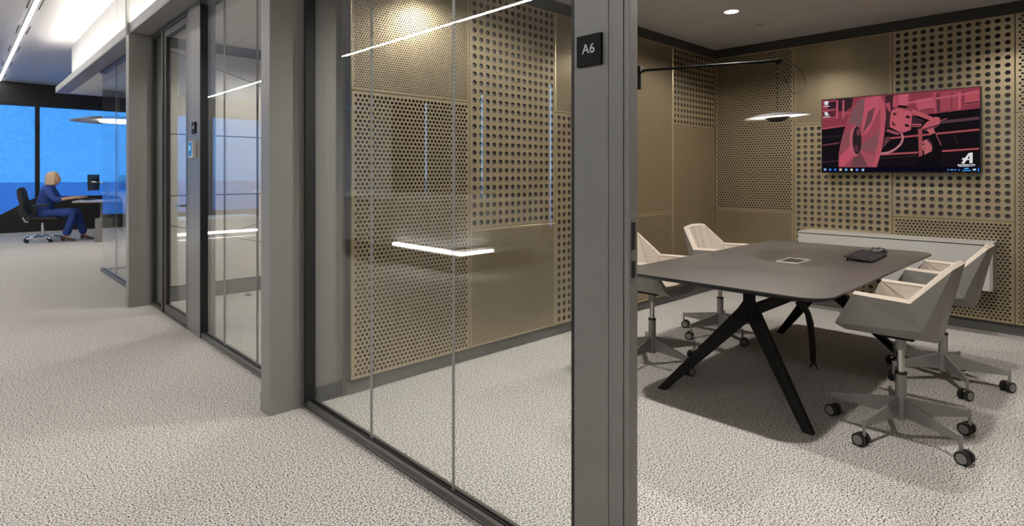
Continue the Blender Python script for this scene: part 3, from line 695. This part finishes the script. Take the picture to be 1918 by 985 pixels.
# machine and hose
P((70, 42, 50), (750, 130), (840, 120), (840, 300), (790, 480), (755, 470), (760, 300)); P(PK, (750, 215), (800, 200), (810, 290), (790, 300))
P(PK, (835, 140), (900, 120), (890, 240), (830, 255)); P(PK3, (905, 120), (1005, 110), (1000, 235), (890, 228)); P(DK, (890, 232), (1000, 240), (980, 262), (885, 250))
P((204, 98, 112), (815, 290), (880, 262), (1030, 290), (1045, 330), (1030, 490), (930, 525), (800, 462), (800, 380))
for q in (((835, 310), (885, 318), (840, 345)), ((825, 400), (870, 448), (825, 440)), ((975, 335), (1020, 345), (1018, 372), (975, 365)), ((965, 425), (1012, 435), (1010, 462), (965, 455))): P((60, 34, 42), *q)
P((150, 84, 96), (770, 480), (930, 528), (880, 545), (760, 510)); P((196, 96, 108), (1040, 275), (1075, 280), (1310, 370), (1290, 405), (1045, 320))
P((64, 40, 48), (1040, 340), (1190, 395), (1120, 430), (1040, 420)); ln(PK3, 1040, 432, 1150, 436, 14); ln(PK, 1040, 452, 1140, 455, 10)
P((196, 96, 108), (1130, 488), (1200, 410), (1300, 350), (1350, 360), (1350, 425), (1200, 470)); P((110, 60, 70), (1150, 490), (1350, 430), (1300, 470), (1180, 500)); ln(PK, 1350, 392, 1430, 368, 8)
hs = [(930, 530), (945, 580), (920, 640), (860, 695), (790, 730), (700, 745)]
for a_, b_ in zip(hs, hs[1:]): ln((196, 128, 136), *a_, *b_, 24)
P((100, 62, 74), (720, 690), (800, 600), (790, 560), (745, 570))
P((166, 82, 88), (1108, 480), (1155, 475), (1160, 755), (1118, 775))
# worker in dark clothes reaching up
P((22, 19, 23), (1070, 895), (1110, 800), (1190, 755), (1275, 700), (1262, 600), (1245, 520), (1290, 490), (1350, 620), (1368, 700), (1360, 895))
P((196, 104, 112), (1200, 490), (1275, 462), (1300, 520), (1250, 540)); ln((150, 84, 92), 1300, 520, 1362, 650, 12)
ell((196, 104, 112), 1210, 655, 60, 68); P((196, 104, 112), (1170, 690), (1260, 690), (1262, 712), (1180, 752)); P((70, 42, 50), (1150, 640), (1185, 630), (1190, 642), (1155, 652)); P((90, 50, 58), (1165, 680), (1195, 676), (1192, 688)); P((60, 40, 48), (1200, 590), (1245, 592), (1272, 640), (1270, 690), (1250, 640))
# task bar and icons
P((14, 12, 30), (55, 893), (1790, 873), (1790, 926), (55, 946))
for i, (x, c_) in enumerate(((90, (150, 200, 255)), (145, (60, 140, 230)), (200, (40, 120, 220)), (260, (240, 230, 200)), (320, (120, 200, 250)), (380, (220, 230, 180)), (440, (120, 160, 255)), (505, (160, 220, 255)))):
    if i in (0, 2, 3): P(c_, (x - 14, 906), (x + 14, 905), (x + 14, 927), (x - 14, 928))
    else: ell(c_, x, 917, 15, 14, 12)
for x, c_ in ((1440, (90, 150, 230)), (1480, (120, 200, 255)), (1515, (70, 150, 240)), (1560, (60, 130, 230))): P(c_, (x - 13, 902), (x + 13, 900), (x + 11, 912), (x - 11, 914))
P((90, 190, 255), (1615, 886), (1665, 884), (1665, 896), (1615, 898)); P((70, 160, 250), (1595, 908), (1690, 905), (1690, 917), (1595, 920)); P((180, 225, 255), (1710, 893), (1745, 891), (1745, 912), (1710, 914)); P((40, 140, 255), (1765, 880), (1775, 880), (1782, 904), (1775, 925), (1765, 925))
P((245, 245, 245), (80, 195), (128, 188), (122, 228), (88, 232)); P((240, 240, 240), (72, 244), (140, 238), (140, 246), (72, 252))
P((245, 245, 245), (82, 308), (112, 303), (132, 342), (90, 345)); P((240, 240, 240), (66, 358), (146, 350), (146, 358), (66, 366))
# logo: slanted letter A with swoosh
WH = (250, 250, 252)
P(WH, (1664, 730), (1708, 722), (1708, 834), (1672, 836), (1672, 800), (1640, 806), (1618, 836), (1584, 836), (1612, 796), (1586, 800), (1598, 782), (1626, 778))
P(DK, (1672, 752), (1674, 788), (1650, 792)); ln(WH, 1556, 872, 1708, 866, 4)
vs = []; fs = []; cols = []
for i, (c_, pts) in enumerate(pic):
    o_ = len(vs); x = TVX - .0004 - i * .00002; vs += [(x, y, z) for y, z in pts]; fs.append(tuple(range(o_, o_ + len(pts)))); cols.append((c_, len(pts)))
m_ = MB(); m_.v = vs; m_.f = fs; so_ = m_.build('screen_picture', attr_emit(), tv, fix=False)
ca = so_.data.color_attributes.new('print', 'FLOAT_COLOR', 'CORNER'); k = 0
for c_, n_ in cols:
    for _ in range(n_): ca.data[k].color = c_ + (1,); k += 1
ly, lz = S(1640, 852)
text('aalberts', .030, 'lettering', emit('logo_white', (.9, .9, .92), .9), tv, Matrix.Translation((TVX - .006, ly, lz)) @ FACE_W @ Matrix.Scale(1.25, 4, (1, 0, 0)), .0001)

sb = tag(empty('sideboard', (6.07, 1.40, .385)), 'light grey sideboard hung on the wall below the television', 'sideboard')
CX, CY0, CY1, CZ0, CZ1 = 5.93, .666, 2.135, .385, .768
MB().box(CX + .02, CY0, CZ0, XT - .002, CY0 + .02, CZ1 - .016).box(CX + .02, CY1 - .02, CZ0, XT - .002, CY1, CZ1 - .016).box(CX + .02, CY0 + .02, CZ0, XT - .002, CY1 - .02, CZ0 + .02).box(XT - .02, CY0 + .02, CZ0 + .02, XT - .002, CY1 - .02, CZ1 - .016).build('carcass', 'cab', sb)
box(CX, CY0 - .001, CZ1 - .015, XT - .002, CY1 + .001, CZ1).build('top', 'cab', sb, bevel=.001)
ym = (CY0 + CY1) / 2
box(CX, CY0 + .014, CZ0, CX + .019, CY1 - .001, CZ1 - .023).build('door', 'cab', sb, bevel=.001)
box(CX + .021, CY0 + .021, CZ0 + .021, CX + .022, CY1 - .021, CZ1 - .016).build('gap_shade', 'black', sb)  # thin black sheet paints in the shade of the gap under the top

# swing-arm wall lamp with disc shade
LX, LY, LZ = 4.607, 1.812, 1.76
la = tag(empty('wall_lamp', (4.20, YP, 2.0)), 'black swing arm wall lamp holding a flat disc shade over the table', 'lamp')
MB().cyl((4.21, YP - .002, 2.06), (4.21, YP - .025, 2.06), .05, n=24).build('wall_plate', 'blackm', la, smooth='auto')
MB().tube([(4.21, YP - .02, 2.06), (4.21, 2.86, 2.06), (4.20, 2.80, 2.06)], .017, 12).cyl((4.20, 2.80, 2.04), (4.20, 2.80, 2.225), .017, n=14).build('bracket', 'blackm', la, smooth='auto')
MB().box(4.165, 2.77, 2.185, 4.235, 2.83, 2.235).build('clamp', 'blackm', la, bevel=.005)
aend = Vector((LX, LY, 2.2)); astart = Vector((4.20, 2.80, 2.2)); ad = (aend - astart).normalized()
MB().cyl(astart - ad * .26, aend, .0105, n=14).build('arm', 'blackm', la, smooth='auto')
MB().cyl(aend - ad * .02 + Vector((0,0,.0)), aend + ad * .035, .016, n=14).cyl(aend + Vector((0, 0, -.03)), aend + Vector((0, 0, .012)), .009, n=12).build('arm_end', 'blackm', la, smooth='auto')
MB().cyl((LX, LY, LZ + .045), (LX, LY, 2.185), .0022, n=8).build('cord', 'rubber', la)
right = Vector((.7206, -.6934, 0)); lp = []
for s_, z in ((0.01, 2.19), (.10, 2.185), (.175, 2.13), (.215, 2.05), (.21, 2.0), (.16, 1.955), (.12, 1.95), (.085, 2.0), (.055, 2.07), (.03, 2.115), (.004, 2.11)):
    lp.append(Vector((LX, LY, z)) + right * s_)
cur = []
for i in range(len(lp) - 1):
    p0, p1, p2, p3 = lp[max(0, i-1)], lp[i], lp[i+1], lp[min(len(lp)-1, i+2)]
    for q in range(5):
        u_ = q / 5; cur.append(.5 * ((2*p1) + (p2 - p0)*u_ + (2*p0 - 5*p1 + 4*p2 - p3)*u_*u_ + (3*p1 - p0 - 3*p2 + p3)*u_**3))
MB().tube(cur + [lp[-1]], .0022, 6).build('spare_cable', 'rubber', la)
def disc_lamp(par, R_, c, tilt=0):
    """flat dish shade, white inside, with a small dark bowl below that throws light up into it"""
    hub = empty('shade', (0, 0, 0)); hub.parent = par
    off = Vector((0, 0, 0)); q = par
    while q is not None: off += q.location; q = q.parent
    hub.location = Vector(c) - off; hub.rotation_euler = (0, tilt, R(46.1) - R(90))
    o = MB().lathe([(0, .145*R_), (.18*R_, .143*R_), (.45*R_, .118*R_), (.75*R_, .06*R_), (.97*R_, .004*R_), (R_, -.008*R_)], n=64).build('shade_top', 'lampout', hub, smooth=True, local=True)
    MB().lathe([(R_, -.008*R_), (.96*R_, -.006*R_), (.75*R_, .045*R_), (.45*R_, .10*R_), (.18*R_, .125*R_), (0, .127*R_)], n=64).build('shade_inside', 'lampin', hub, smooth=True, local=True)
    MB().lathe([(0, -.13*R_), (.12*R_, -.125*R_), (.24*R_, -.085*R_), (.33*R_, -.015*R_), (.34*R_, .0), (.30*R_, -.006*R_)], n=48).build('reflector_bowl', 'lampout', hub, smooth=True, local=True)
    MB().lathe([(0, -.004*R_), (.30*R_, -.004*R_)], n=48).build('led_disc', 'lampglow', hub, local=True)
    MB().cyl((0, 0, -.01*R_), (0, 0, .13*R_), .012, n=10).build('stem', 'steel', hub, local=True)
disc_lamp(la, .262, (LX, LY, LZ), R(-3.4))

# ================================================================== far office: woman, chair, desk, counter, pendant
E0 = Vector((1.24, 14.57, 0)); FA = math.atan2(-.276, .961)
# pendant over the far desk
pl_ = tag(empty('pendant_lamp', (2.12, 12.35, HC)), 'large pale disc pendant lamp hanging in front of the blue window', 'lamp')
M['lampout2'] = mat('pale_lamp_top', (.40, .37, .35), .4)
MB().cyl((2.12, 12.35, 2.36), (2.12, 12.35, HC), .004, n=8).build('cord', 'steel', pl_)
MB().lathe([(0, .10), (.15, .095), (.45, .06), (.70, .004), (.72, -.006), (.70, -.008), (.40, .02), (.0, .03)], (2.12, 12.35, 2.255), 56).build('disc_shade', 'lampout2', pl_, smooth=True)
MB().lathe([(0, -.015), (.28, -.015), (.30, .0), (.30, .03)], (2.12, 12.35, 2.255), 40).build('light_disc', 'pendglow', pl_)

# desk
dk = tag(empty('office_desk', tuple(E0 + Vector((math.cos(FA), math.sin(FA), 0)) * .98 + Vector((0, -.12, 0))), FA), 'grey sit stand desk in front of the seated woman', 'desk')
dt = MB(); rr = rrect(-.42, -.75, .28, .10, .08)
dt.prism([(x, y, .785) for x, y in rr], (0, 0, .022)).build('desk_top', 'desktop', dk, local=True)
MB().prism([(x, y, .764) for x, y in rr], (0, 0, .020)).build('underside_edge', 'walnut', dk, local=True)
for yl in (-.52, .02):
    box(-.08, yl - .05, 0, .20, yl + .05, .46).build('leg_block', 'desk', dk, bevel=.004, local=True)
    box(.00, yl - .03, .46, .12, yl + .03, .764).build('leg_column', 'desk', dk, local=True)
box(.03, -.49, .60, .09, -.01, .70).build('cross_beam', 'desk', dk, local=True)
def monitor(name, loc, rz, label, w=.50, h=.31):
    m = tag(empty(name, loc, rz), label, 'monitor')      # screen faces local -X
    box(-.012, -w/2, .0, .012, w/2, h).build('panel', 'plastic', m, bevel=.003, local=True)
    box(-.0135, -w/2 + .012, .012, -.0122, w/2 - .012, h - .012).build('screen', 'screenoff', m, local=True)
    return m
ew = Vector((math.cos(FA), math.sin(FA), 0)); nw = Vector((-math.sin(FA), math.cos(FA), 0)); dkl = Vector(dk.location)
mp = dkl - ew * .13 - nw * .36; mp.z = 1.0
m1 = monitor('computer_monitor', tuple(mp), FA + R(-12), 'black computer monitor on an arm in front of the woman')
MB().cyl((.012, 0, .16), (.05, 0, .16), .03, n=14).build('mount', 'chrome', m1, local=True)
MB().tube([(.05, 0, .16), (.16, .05, .14), (.20, .10, .05), (.20, .10, -.192)], .016, 10).build('arm', 'steel', m1, local=True, smooth=True)
kb2 = tag(empty('keyboard', tuple(dkl - ew * .22 - nw * .10 + Vector((0, 0, .8075))), FA), 'dark keyboard under the hands of the seated woman', 'keyboard')
MB().prism([(-.07, -.21, 0), (.07, -.21, 0), (.07, -.21, .02), (-.07, -.21, .012)], (0, .42, 0)).build('body', 'plastic', kb2, local=True)
for j in range(5): MB().box(-.058 + j * .025, -.20, .0135 + j * .0014, -.040 + j * .025, .20, .019 + j * .0014).build('key_row', 'key', kb2, local=True)

# office chair (faces local +X)
oc_ = tag(empty('office_chair', tuple(E0), FA), 'charcoal office chair with chrome star base under the woman', 'chair')
def pad(profile, y, name, m, par, th):   # side profile (x,z) swept across with rounded width
    mb = MB(); n_ = 9; rows = []
    for j in range(n_):
        t_ = -1 + 2 * j / (n_ - 1); yy = y * math.sin(t_ * math.pi / 2); k_ = math.sqrt(max(0.04, 1 - t_ ** 4))
        rows.append([(x, yy, z) for x, z in profile(k_)])
    m0 = len(rows[0])
    mb.add([v for r_ in rows for v in r_], [(j*m0+i, j*m0+(i+1)%m0, (j+1)*m0+(i+1)%m0, (j+1)*m0+i) for j in range(n_-1) for i in range(m0)] + [tuple(range(m0-1, -1, -1)), tuple(range((n_-1)*m0, n_*m0))])
    return mb.build(name, m, par, smooth='auto', local=True)
def loop(cx, cz, rx, rz_, tilt, n_=16):
    return lambda k_: [(cx + (rx * k_ * math.cos(a)) * math.cos(tilt) - rz_ * k_ ** .4 * math.sin(a) * math.sin(tilt), cz + rx * k_ * math.cos(a) * math.sin(tilt) + rz_ * k_ ** .4 * math.sin(a) * math.cos(tilt)) for a in [2*math.pi*i/n_ for i in range(n_)]]
pad(lambda k_: [(x, .455 + (z - .455) * k_) for x, z in ((-.22, .44), (-.20, .42), (.18, .41), (.27, .43), (.28, .46), (.22, .49), (-.05, .475), (-.20, .50))], .25, 'seat', 'chairfab', oc_, .05)
pad(lambda k_: [(x, .78 + (z - .78) * (.75 + .25 * k_)) for x, z in ((-.20, .50), (-.26, .62), (-.25, .78), (-.29, 1.0), (-.32, 1.06), (-.35, 1.04), (-.345, .90), (-.31, .75), (-.34, .60), (-.29, .47))], .22, 'backrest', 'chairfab', oc_, .05)
for sy in (-1, 1):
    MB().box(-.10, sy * .29 - .04, .70, .14, sy * .29 + .04, .735).build('arm_pad', 'chairfab', oc_, bevel=.012, local=True)
    MB().tube([(-.16, sy * .24, .44), (-.14, sy * .285, .50), (-.06, sy * .29, .62), (-.02, sy * .29, .70)], .018, 10).build('arm_support', 'plastic', oc_, local=True, smooth=True)
MB().box(-.20, -.12, .37, .12, .12, .415).build('mechanism', 'plastic', oc_, bevel=.01, local=True)
MB().tube([(-.15, 0, .39), (-.26, 0, .40), (-.31, 0, .50)], .03, 10).build('back_bracket', 'steel', oc_, local=True, smooth=True)
MB().cyl((0, 0, .10), (0, 0, .38), .028, n=16).build('column', 'chrome', oc_, smooth='auto', local=True)
for i in range(5):
    an = R(14 + 72 * i); ca_, sa_ = math.cos(an), math.sin(an)
    lg = MB().tube([(0, 0, .115), (.15 * ca_, .15 * sa_, .105), (.31 * ca_, .31 * sa_, .070)], [.028, .022, .017], 10).build('base_arm', 'chrome', oc_, smooth=True, local=True)
    MB().cyl((.31*ca_ - .022*sa_, .31*sa_ + .022*ca_, .030), (.31*ca_ + .022*sa_, .31*sa_ - .022*ca_, .030), .030, n=16).build('caster', 'rubber', lg, local=True)

# woman
wo = tag(empty('person', tuple(E0 + ew * .02), FA), 'seated woman in a royal blue trouser suit typing at the desk', 'person')
def skin_obj(name, verts, edges, rad, m, par, subdiv=2, root=0):
    me = bpy.data.meshes.new(name); me.from_pydata(verts, edges, []); o = bpy.data.objects.new(name, me); COL.objects.link(o)
    sk = o.modifiers.new('skin', 'SKIN'); sk.use_smooth_shade = True
    for i, r_ in enumerate(rad):
        r_ = r_ if isinstance(r_, tuple) else (r_, r_); me.skin_vertices[0].data[i].radius = r_
    me.skin_vertices[0].data[root].use_root = True
    sb_ = o.modifiers.new('sub', 'SUBSURF'); sb_.levels = subdiv; sb_.render_levels = subdiv
    me.materials.append(M[m]); o.parent = par; return o
def to_mesh(o, name, m, par, extra=None, voxel=None):
    bpy.context.view_layer.update(); dg = bpy.context.evaluated_depsgraph_get()
    me = bpy.data.meshes.new_from_object(o.evaluated_get(dg)); bpy.data.objects.remove(o)
    if extra:
        bm = bmesh.new(); bm.from_mesh(me)
        for x_ in extra: bm.from_mesh(x_)
        bm.to_mesh(me); bm.free()
    me.materials.clear(); me.materials.append(M[m]); ob = bpy.data.objects.new(name, me); COL.objects.link(ob); ob.parent = par
    if voxel:
        md = ob.modifiers.new('remesh', 'REMESH'); md.mode = 'VOXEL'; md.voxel_size = voxel; md.use_smooth_shade = True
        s_ = ob.modifiers.new('smooth', 'SMOOTH'); s_.iterations = 3; s_.factor = .5
        bpy.context.view_layer.update(); me = bpy.data.meshes.new_from_object(ob.evaluated_get(bpy.context.evaluated_depsgraph_get()))
        ob.modifiers.clear(); ob.data = me
    me.polygons.foreach_set('use_smooth', [True] * len(me.polygons)); return ob
# joints: x forward, y left, z up
PEL, SP, CHS, NK, NK2 = (0, 0, .56), (.015, 0, .76), (.065, 0, .98), (.105, 0, 1.085), (.125, 0, 1.15)
J = {}
for s_, sg in (('r', -1), ('l', 1)):
    J[s_] = dict(sh=(.075, sg * .165, 1.035), el=(.20, sg * .235, .815), wr=(.52, sg * .15, .855), ha=(.60, sg * .13, .852),
                 hip=(.03, sg * .10, .545), kn=(.50, sg * .11, .56), an=((.36 if sg < 0 else .62), sg * .12, .10))
def limb(pts, rads, flat=1.):     # closed tapered capsule chain with round joints
    bm = bmesh.new()
    for (p, q), (ra, rb) in zip(zip(pts, pts[1:]), zip(rads, rads[1:])):
        p, q = Vector(p), Vector(q); d = q - p
        m_ = Matrix.Translation((p + q) / 2) @ d.to_track_quat('Z', 'Y').to_matrix().to_4x4()
        bmesh.ops.create_cone(bm, cap_ends=True, segments=20, radius1=ra, radius2=rb, depth=d.length, matrix=m_)
    for p, r_ in zip(pts, rads): bmesh.ops.create_uvsphere(bm, u_segments=20, v_segments=12, radius=r_, matrix=Matrix.Translation(p))
    me = bpy.data.meshes.new('limb'); bm.to_mesh(me); bm.free(); return me
body_parts = [limb([PEL, SP, CHS, NK, NK2], [.085, .085, .085, .050, .047])]
for s_ in 'rl':
    j = J[s_]
    body_parts.append(limb([CHS, j['sh'], j['el'], j['wr'], j['ha']], [.07, .042, .034, .027, .026]))
    an_ = Vector(j['an']); body_parts.append(limb([PEL, j['hip'], j['kn'], j['an'], an_ + Vector((.015, 0, -.035)), an_ + Vector((.11, 0, -.07))], [.075, .060, .034, .034, .034, .022]))
extra = []
bm = bmesh.new(); bmesh.ops.create_uvsphere(bm, u_segments=32, v_segments=24, radius=1)
HCN = Vector((.165, 0, 1.235))
for v in bm.verts:      # skull narrowing to the chin, with brow, nose, lips and chin on the face side
    x, y, z = v.co; w_ = 1 - .28 * max(0, -z) ** 1.3
    px = x * .094 * (1 if x < 0 else .95) + .012 * max(0, -z); py = y * .074 * w_; pz = z * .118
    if x > .6 and abs(y) < .35:
        nose = math.exp(-((z + .12) / .16) ** 2 - (y / .16) ** 2); lips = math.exp(-((z + .50) / .10) ** 2 - (y / .28) ** 2); chin = math.exp(-((z + .80) / .14) ** 2 - (y / .3) ** 2); eye = math.exp(-((z - .12) / .12) ** 2 - ((abs(y) - .32) / .16) ** 2)
        px += .024 * nose + .007 * lips + .008 * chin - .008 * eye
    v.co = HCN + Vector((px, py, pz))
me = bpy.data.meshes.new('h'); bm.to_mesh(me); bm.free(); extra.append(me)
for s_, sg in (('r', -1), ('l', 1)):
    ha = Vector(J[s_]['ha']); mb = MB()
    for k_, (dy, ln_) in enumerate(((-.030, .070), (-.010, .082), (.010, .078), (.028, .062))):   # four fingers resting on the keys
        p0 = ha + Vector((.005, dy, .004)); p1 = p0 + Vector((ln_ * .45, dy * .1, .012)); p2 = p1 + Vector((ln_ * .35, 0, -.012)); p3 = p2 + Vector((ln_ * .18, 0, -.018))
        mb.tube([p0, p1, p2, p3], [.0095, .009, .0085, .007], 8)
    ty = -sg * .032
    mb.tube([ha + Vector((-.045, ty * .6, 0)), ha + Vector((-.01, ty * 1.35, -.006)), ha + Vector((.025, ty * 1.45, -.014))], [.012, .0105, .008], 8)
    mb.lathe([(0, 0)], n=3) if False else None
    me = bpy.data.meshes.new('f'); me.from_pydata(mb.v, [], mb.f)
    bm = bmesh.new(); bm.from_mesh(me); bmesh.ops.recalc_face_normals(bm, faces=bm.faces); bm.to_mesh(me); bm.free(); extra.append(me)
base = bpy.data.objects.new('tmp_body', bpy.data.meshes.new('tmp_body')); COL.objects.link(base)
to_mesh(base, 'body', 'skin', wo, body_parts + extra, .0075)
# jacket with sleeves pushed to the forearm
verts = [(.0, 0, .59), (.005, 0, .66), SP, CHS, (.09, 0, 1.055)]; edges = [(0, 1), (1, 2), (2, 3), (3, 4)]; rad = [(.155, .185), (.145, .170), (.130, .150), (.128, .165), (.075, .105)]
for s_ in 'rl':
    j = J[s_]; b0 = len(verts); fo = Vector(j['el']).lerp(Vector(j['wr']), .38); verts += [j['sh'], tuple(Vector(j['sh']).lerp(Vector(j['el']), .5)), j['el'], tuple(fo)]
    rad += [.082, .070, .064, .056]; edges += [(3, b0), (b0, b0+1), (b0+1, b0+2), (b0+2, b0+3)]
to_mesh(skin_obj('tmp_j', verts, edges, rad, 'suit', None), 'jacket', 'suit', wo)
verts = [(0, 0, .575)]; edges = []; rad = [(.105, .125)]
for s_ in 'rl':
    j = J[s_]; b0 = len(verts); kn = Vector(j['kn']); an_ = Vector(j['an']); verts += [j['hip'], tuple(Vector(j['hip']).lerp(kn, .6)), j['kn'], tuple(kn.lerp(an_, .5)), tuple(kn.lerp(an_, 1.02))]
    rad += [.092, .090, .094, .074, .074]; edges += [(0, b0), (b0, b0+1), (b0+1, b0+2), (b0+2, b0+3), (b0+3, b0+4)]
to_mesh(skin_obj('tmp_t', verts, edges, rad, 'suit', None), 'trousers', 'suit', wo)
# bob of blond hair, open at the face
bm = bmesh.new(); bmesh.ops.create_uvsphere(bm, u_segments=36, v_segments=28, radius=1)
for v in bm.verts:
    x, y, z = v.co; low = max(0, -z)
    q_ = 1 / max(.62, math.sqrt(max(0, 1 - low * low)))
    p = Vector((x * q_ * (.120 + .006 * low) - .026, y * q_ * (.092 + .010 * low), z * (.128 if z > 0 else .175)))
    edge = .020 + .075 * max(0, z) ** 1.5 + .010 * low       # hair line in front of the ear, fringe above the brow
    p.x = min(p.x, edge + .006 * math.sin(z * 23)) if x > 0 else p.x
    p.y += .004 * math.sin(9 * math.atan2(y, x)) * low
    if z < -.80: p.z = -.142 + .008 * math.sin(5 * math.atan2(y, x)) - .02 * (-.8 - z)
    v.co = HCN + p + Vector((-.004, 0, .012))
me = bpy.data.meshes.new('hair'); bm.to_mesh(me); bm.free(); me.materials.append(M['hair']); me.polygons.foreach_set('use_smooth', [True] * len(me.polygons))
ho = bpy.data.objects.new('hair', me); COL.objects.link(ho); ho.parent = wo
for sy in (-1, 1):
    MB().lathe([(0, .008), (.006, .006), (.009, 0)], tuple(HCN + Vector((.078, sy * .030, .012))), 10).build('eye', 'eye', wo, local=True, smooth=True)
    j = J['r' if sy < 0 else 'l']; ax, ay = j['an'][0], j['an'][1]
    sh = MB()
    pr = [(-.055, .055), (-.05, .09), (-.01, .095), (.05, .065), (.12, .035), (.165, .022), (.175, .010), (.16, .004), (.07, .006), (.02, .030), (-.03, .045)]
    ws_ = [.030, .032, .034, .036, .042, .034, .026, .030, .040, .034, .030]
    n_ = len(pr); sh.add([(ax + x, ay - w_, z) for (x, z), w_ in zip(pr, ws_)] + [(ax + x, ay + w_, z) for (x, z), w_ in zip(pr, ws_)],
           [tuple(range(n_)), tuple(range(2*n_-1, n_-1, -1))] + [(i, (i+1) % n_, n_ + (i+1) % n_, n_ + i) for i in range(n_)])
    so2 = sh.build('shoe', 'shoe', wo, local=True, bevel=.004)
    MB().cyl((ax - .035, ay, 0), (ax - .035, ay, .055), .012, .022, 10).build('heel', 'shoe', so2, local=True)
box(HCN.x + .076, -.020, HCN.z - .064, HCN.x + .0905, .020, HCN.z - .055).build('mouth', 'lip', wo, local=True, bevel=.004)

# white curved counter behind the desk, seen through the far glass
ct = tag(empty('reception_counter', (2.85, 15.4, 0)), 'white counter with black fronts behind the far glass corner', 'counter')
box(2.58, 14.36, .11, 3.16, 16.6, .84).build('black_body', 'plastic', ct, bevel=.004)
prof = [(16.65, .90), (14.60, .90), (14.42, .87), (14.30, .79), (14.22, .68), (14.19, .50), (14.19, 0), (14.25, 0), (14.25, .50), (14.28, .66), (14.35, .76), (14.45, .825), (14.60, .85), (16.65, .85)]
MB().prism([(2.50, y, z) for y, z in prof], (.72, 0, 0)).build('white_shell', 'cwhite', ct, bevel=.006)
box(2.52, 14.25, 0, 3.18, 16.6, .105).build('white_plinth', 'cwhite', ct, bevel=.004)
for i in range(3):
    y_ = 14.48 + i * .68; box(2.565, y_, .13, 2.579, y_ + .66, .82).build('drawer_front', 'screenoff', ct, bevel=.003)
    box(2.55, y_ + .25, .62, 2.564, y_ + .41, .635).build('handle', 'chrome', ct)
m2 = monitor('computer_monitor', (2.72, 14.55, 1.0), FA + R(-70), 'grey monitor on an arm above the white counter', .48, .30)
MB().tube([(.03, 0, .15), (.20, .10, .13), (.34, .05, .02), (.34, .05, -.10)], .022, 10).build('arm', 'steel', m2, local=True, smooth=True)

# island counter on the lounge side with a lit plinth (mirrored in the glass fronts)
il = tag(empty('island_counter', (-2.6, 9.0, 0)), 'white lounge island with glowing plinth, visible only as reflection in the glass', 'counter')
box(-3.4, 5.9, .34, -1.75, 12.6, .92).build('body', 'cwhite', il, bevel=.02)
box(-3.45, 5.8, .92, -1.66, 12.7, .97).build('top', 'cwhite', il, bevel=.015)
box(-3.3, 6.0, 0, -1.85, 12.5, .26).build('plinth', 'skirt', il)
MB().box(-1.73, 5.69, .285, -1.69, 7.28, .325).box(-2.23, 5.69, .285, -1.73, 5.73, .325).build('led_strip', 'plinthled', il)
MB().box(-3.4, 5.81, .26, -1.73, 12.6, .34).build('lower_shelf', 'cwhite', il)
# sheer curtain on the lounge side, mirrored in the empty room front
cu = tag(empty('curtain', (-5.9, 13.0, .05)), 'sheer white curtain on the lounge side, seen as reflection beside the A7 post', 'curtain')
for k_, (ya, yb) in enumerate(((14.0, 17.0),)):
    n_ = 120; v_ = []
    for i in range(n_ + 1):
        y_ = ya + (yb - ya) * i / n_; x_ = -5.9 + .05 * math.sin(i * 1.05) + .015 * math.sin(i * 2.7); v_ += [(x_, y_, .05), (x_, y_, 3.3)]
    MB().add(v_, [(2*i, 2*i+2, 2*i+3, 2*i+1) for i in range(n_)]).build('cloth', 'curtain', cu, smooth=True)

lb = tag(empty('bench', (-.9, 13.3, 0)), 'white lounge bench with lit underside, mirrored low in the empty room front', 'bench')
box(-1.9, 12.9, .13, -.15, 13.7, .42).build('seat_block', 'cwhite', lb, bevel=.03)
box(-1.8, 13.0, 0, -.25, 13.6, .13).build('plinth', 'skirt', lb)
box(-1.85, 12.92, .085, -.20, 12.97, .125).build('led_strip', 'plinthled', lb)
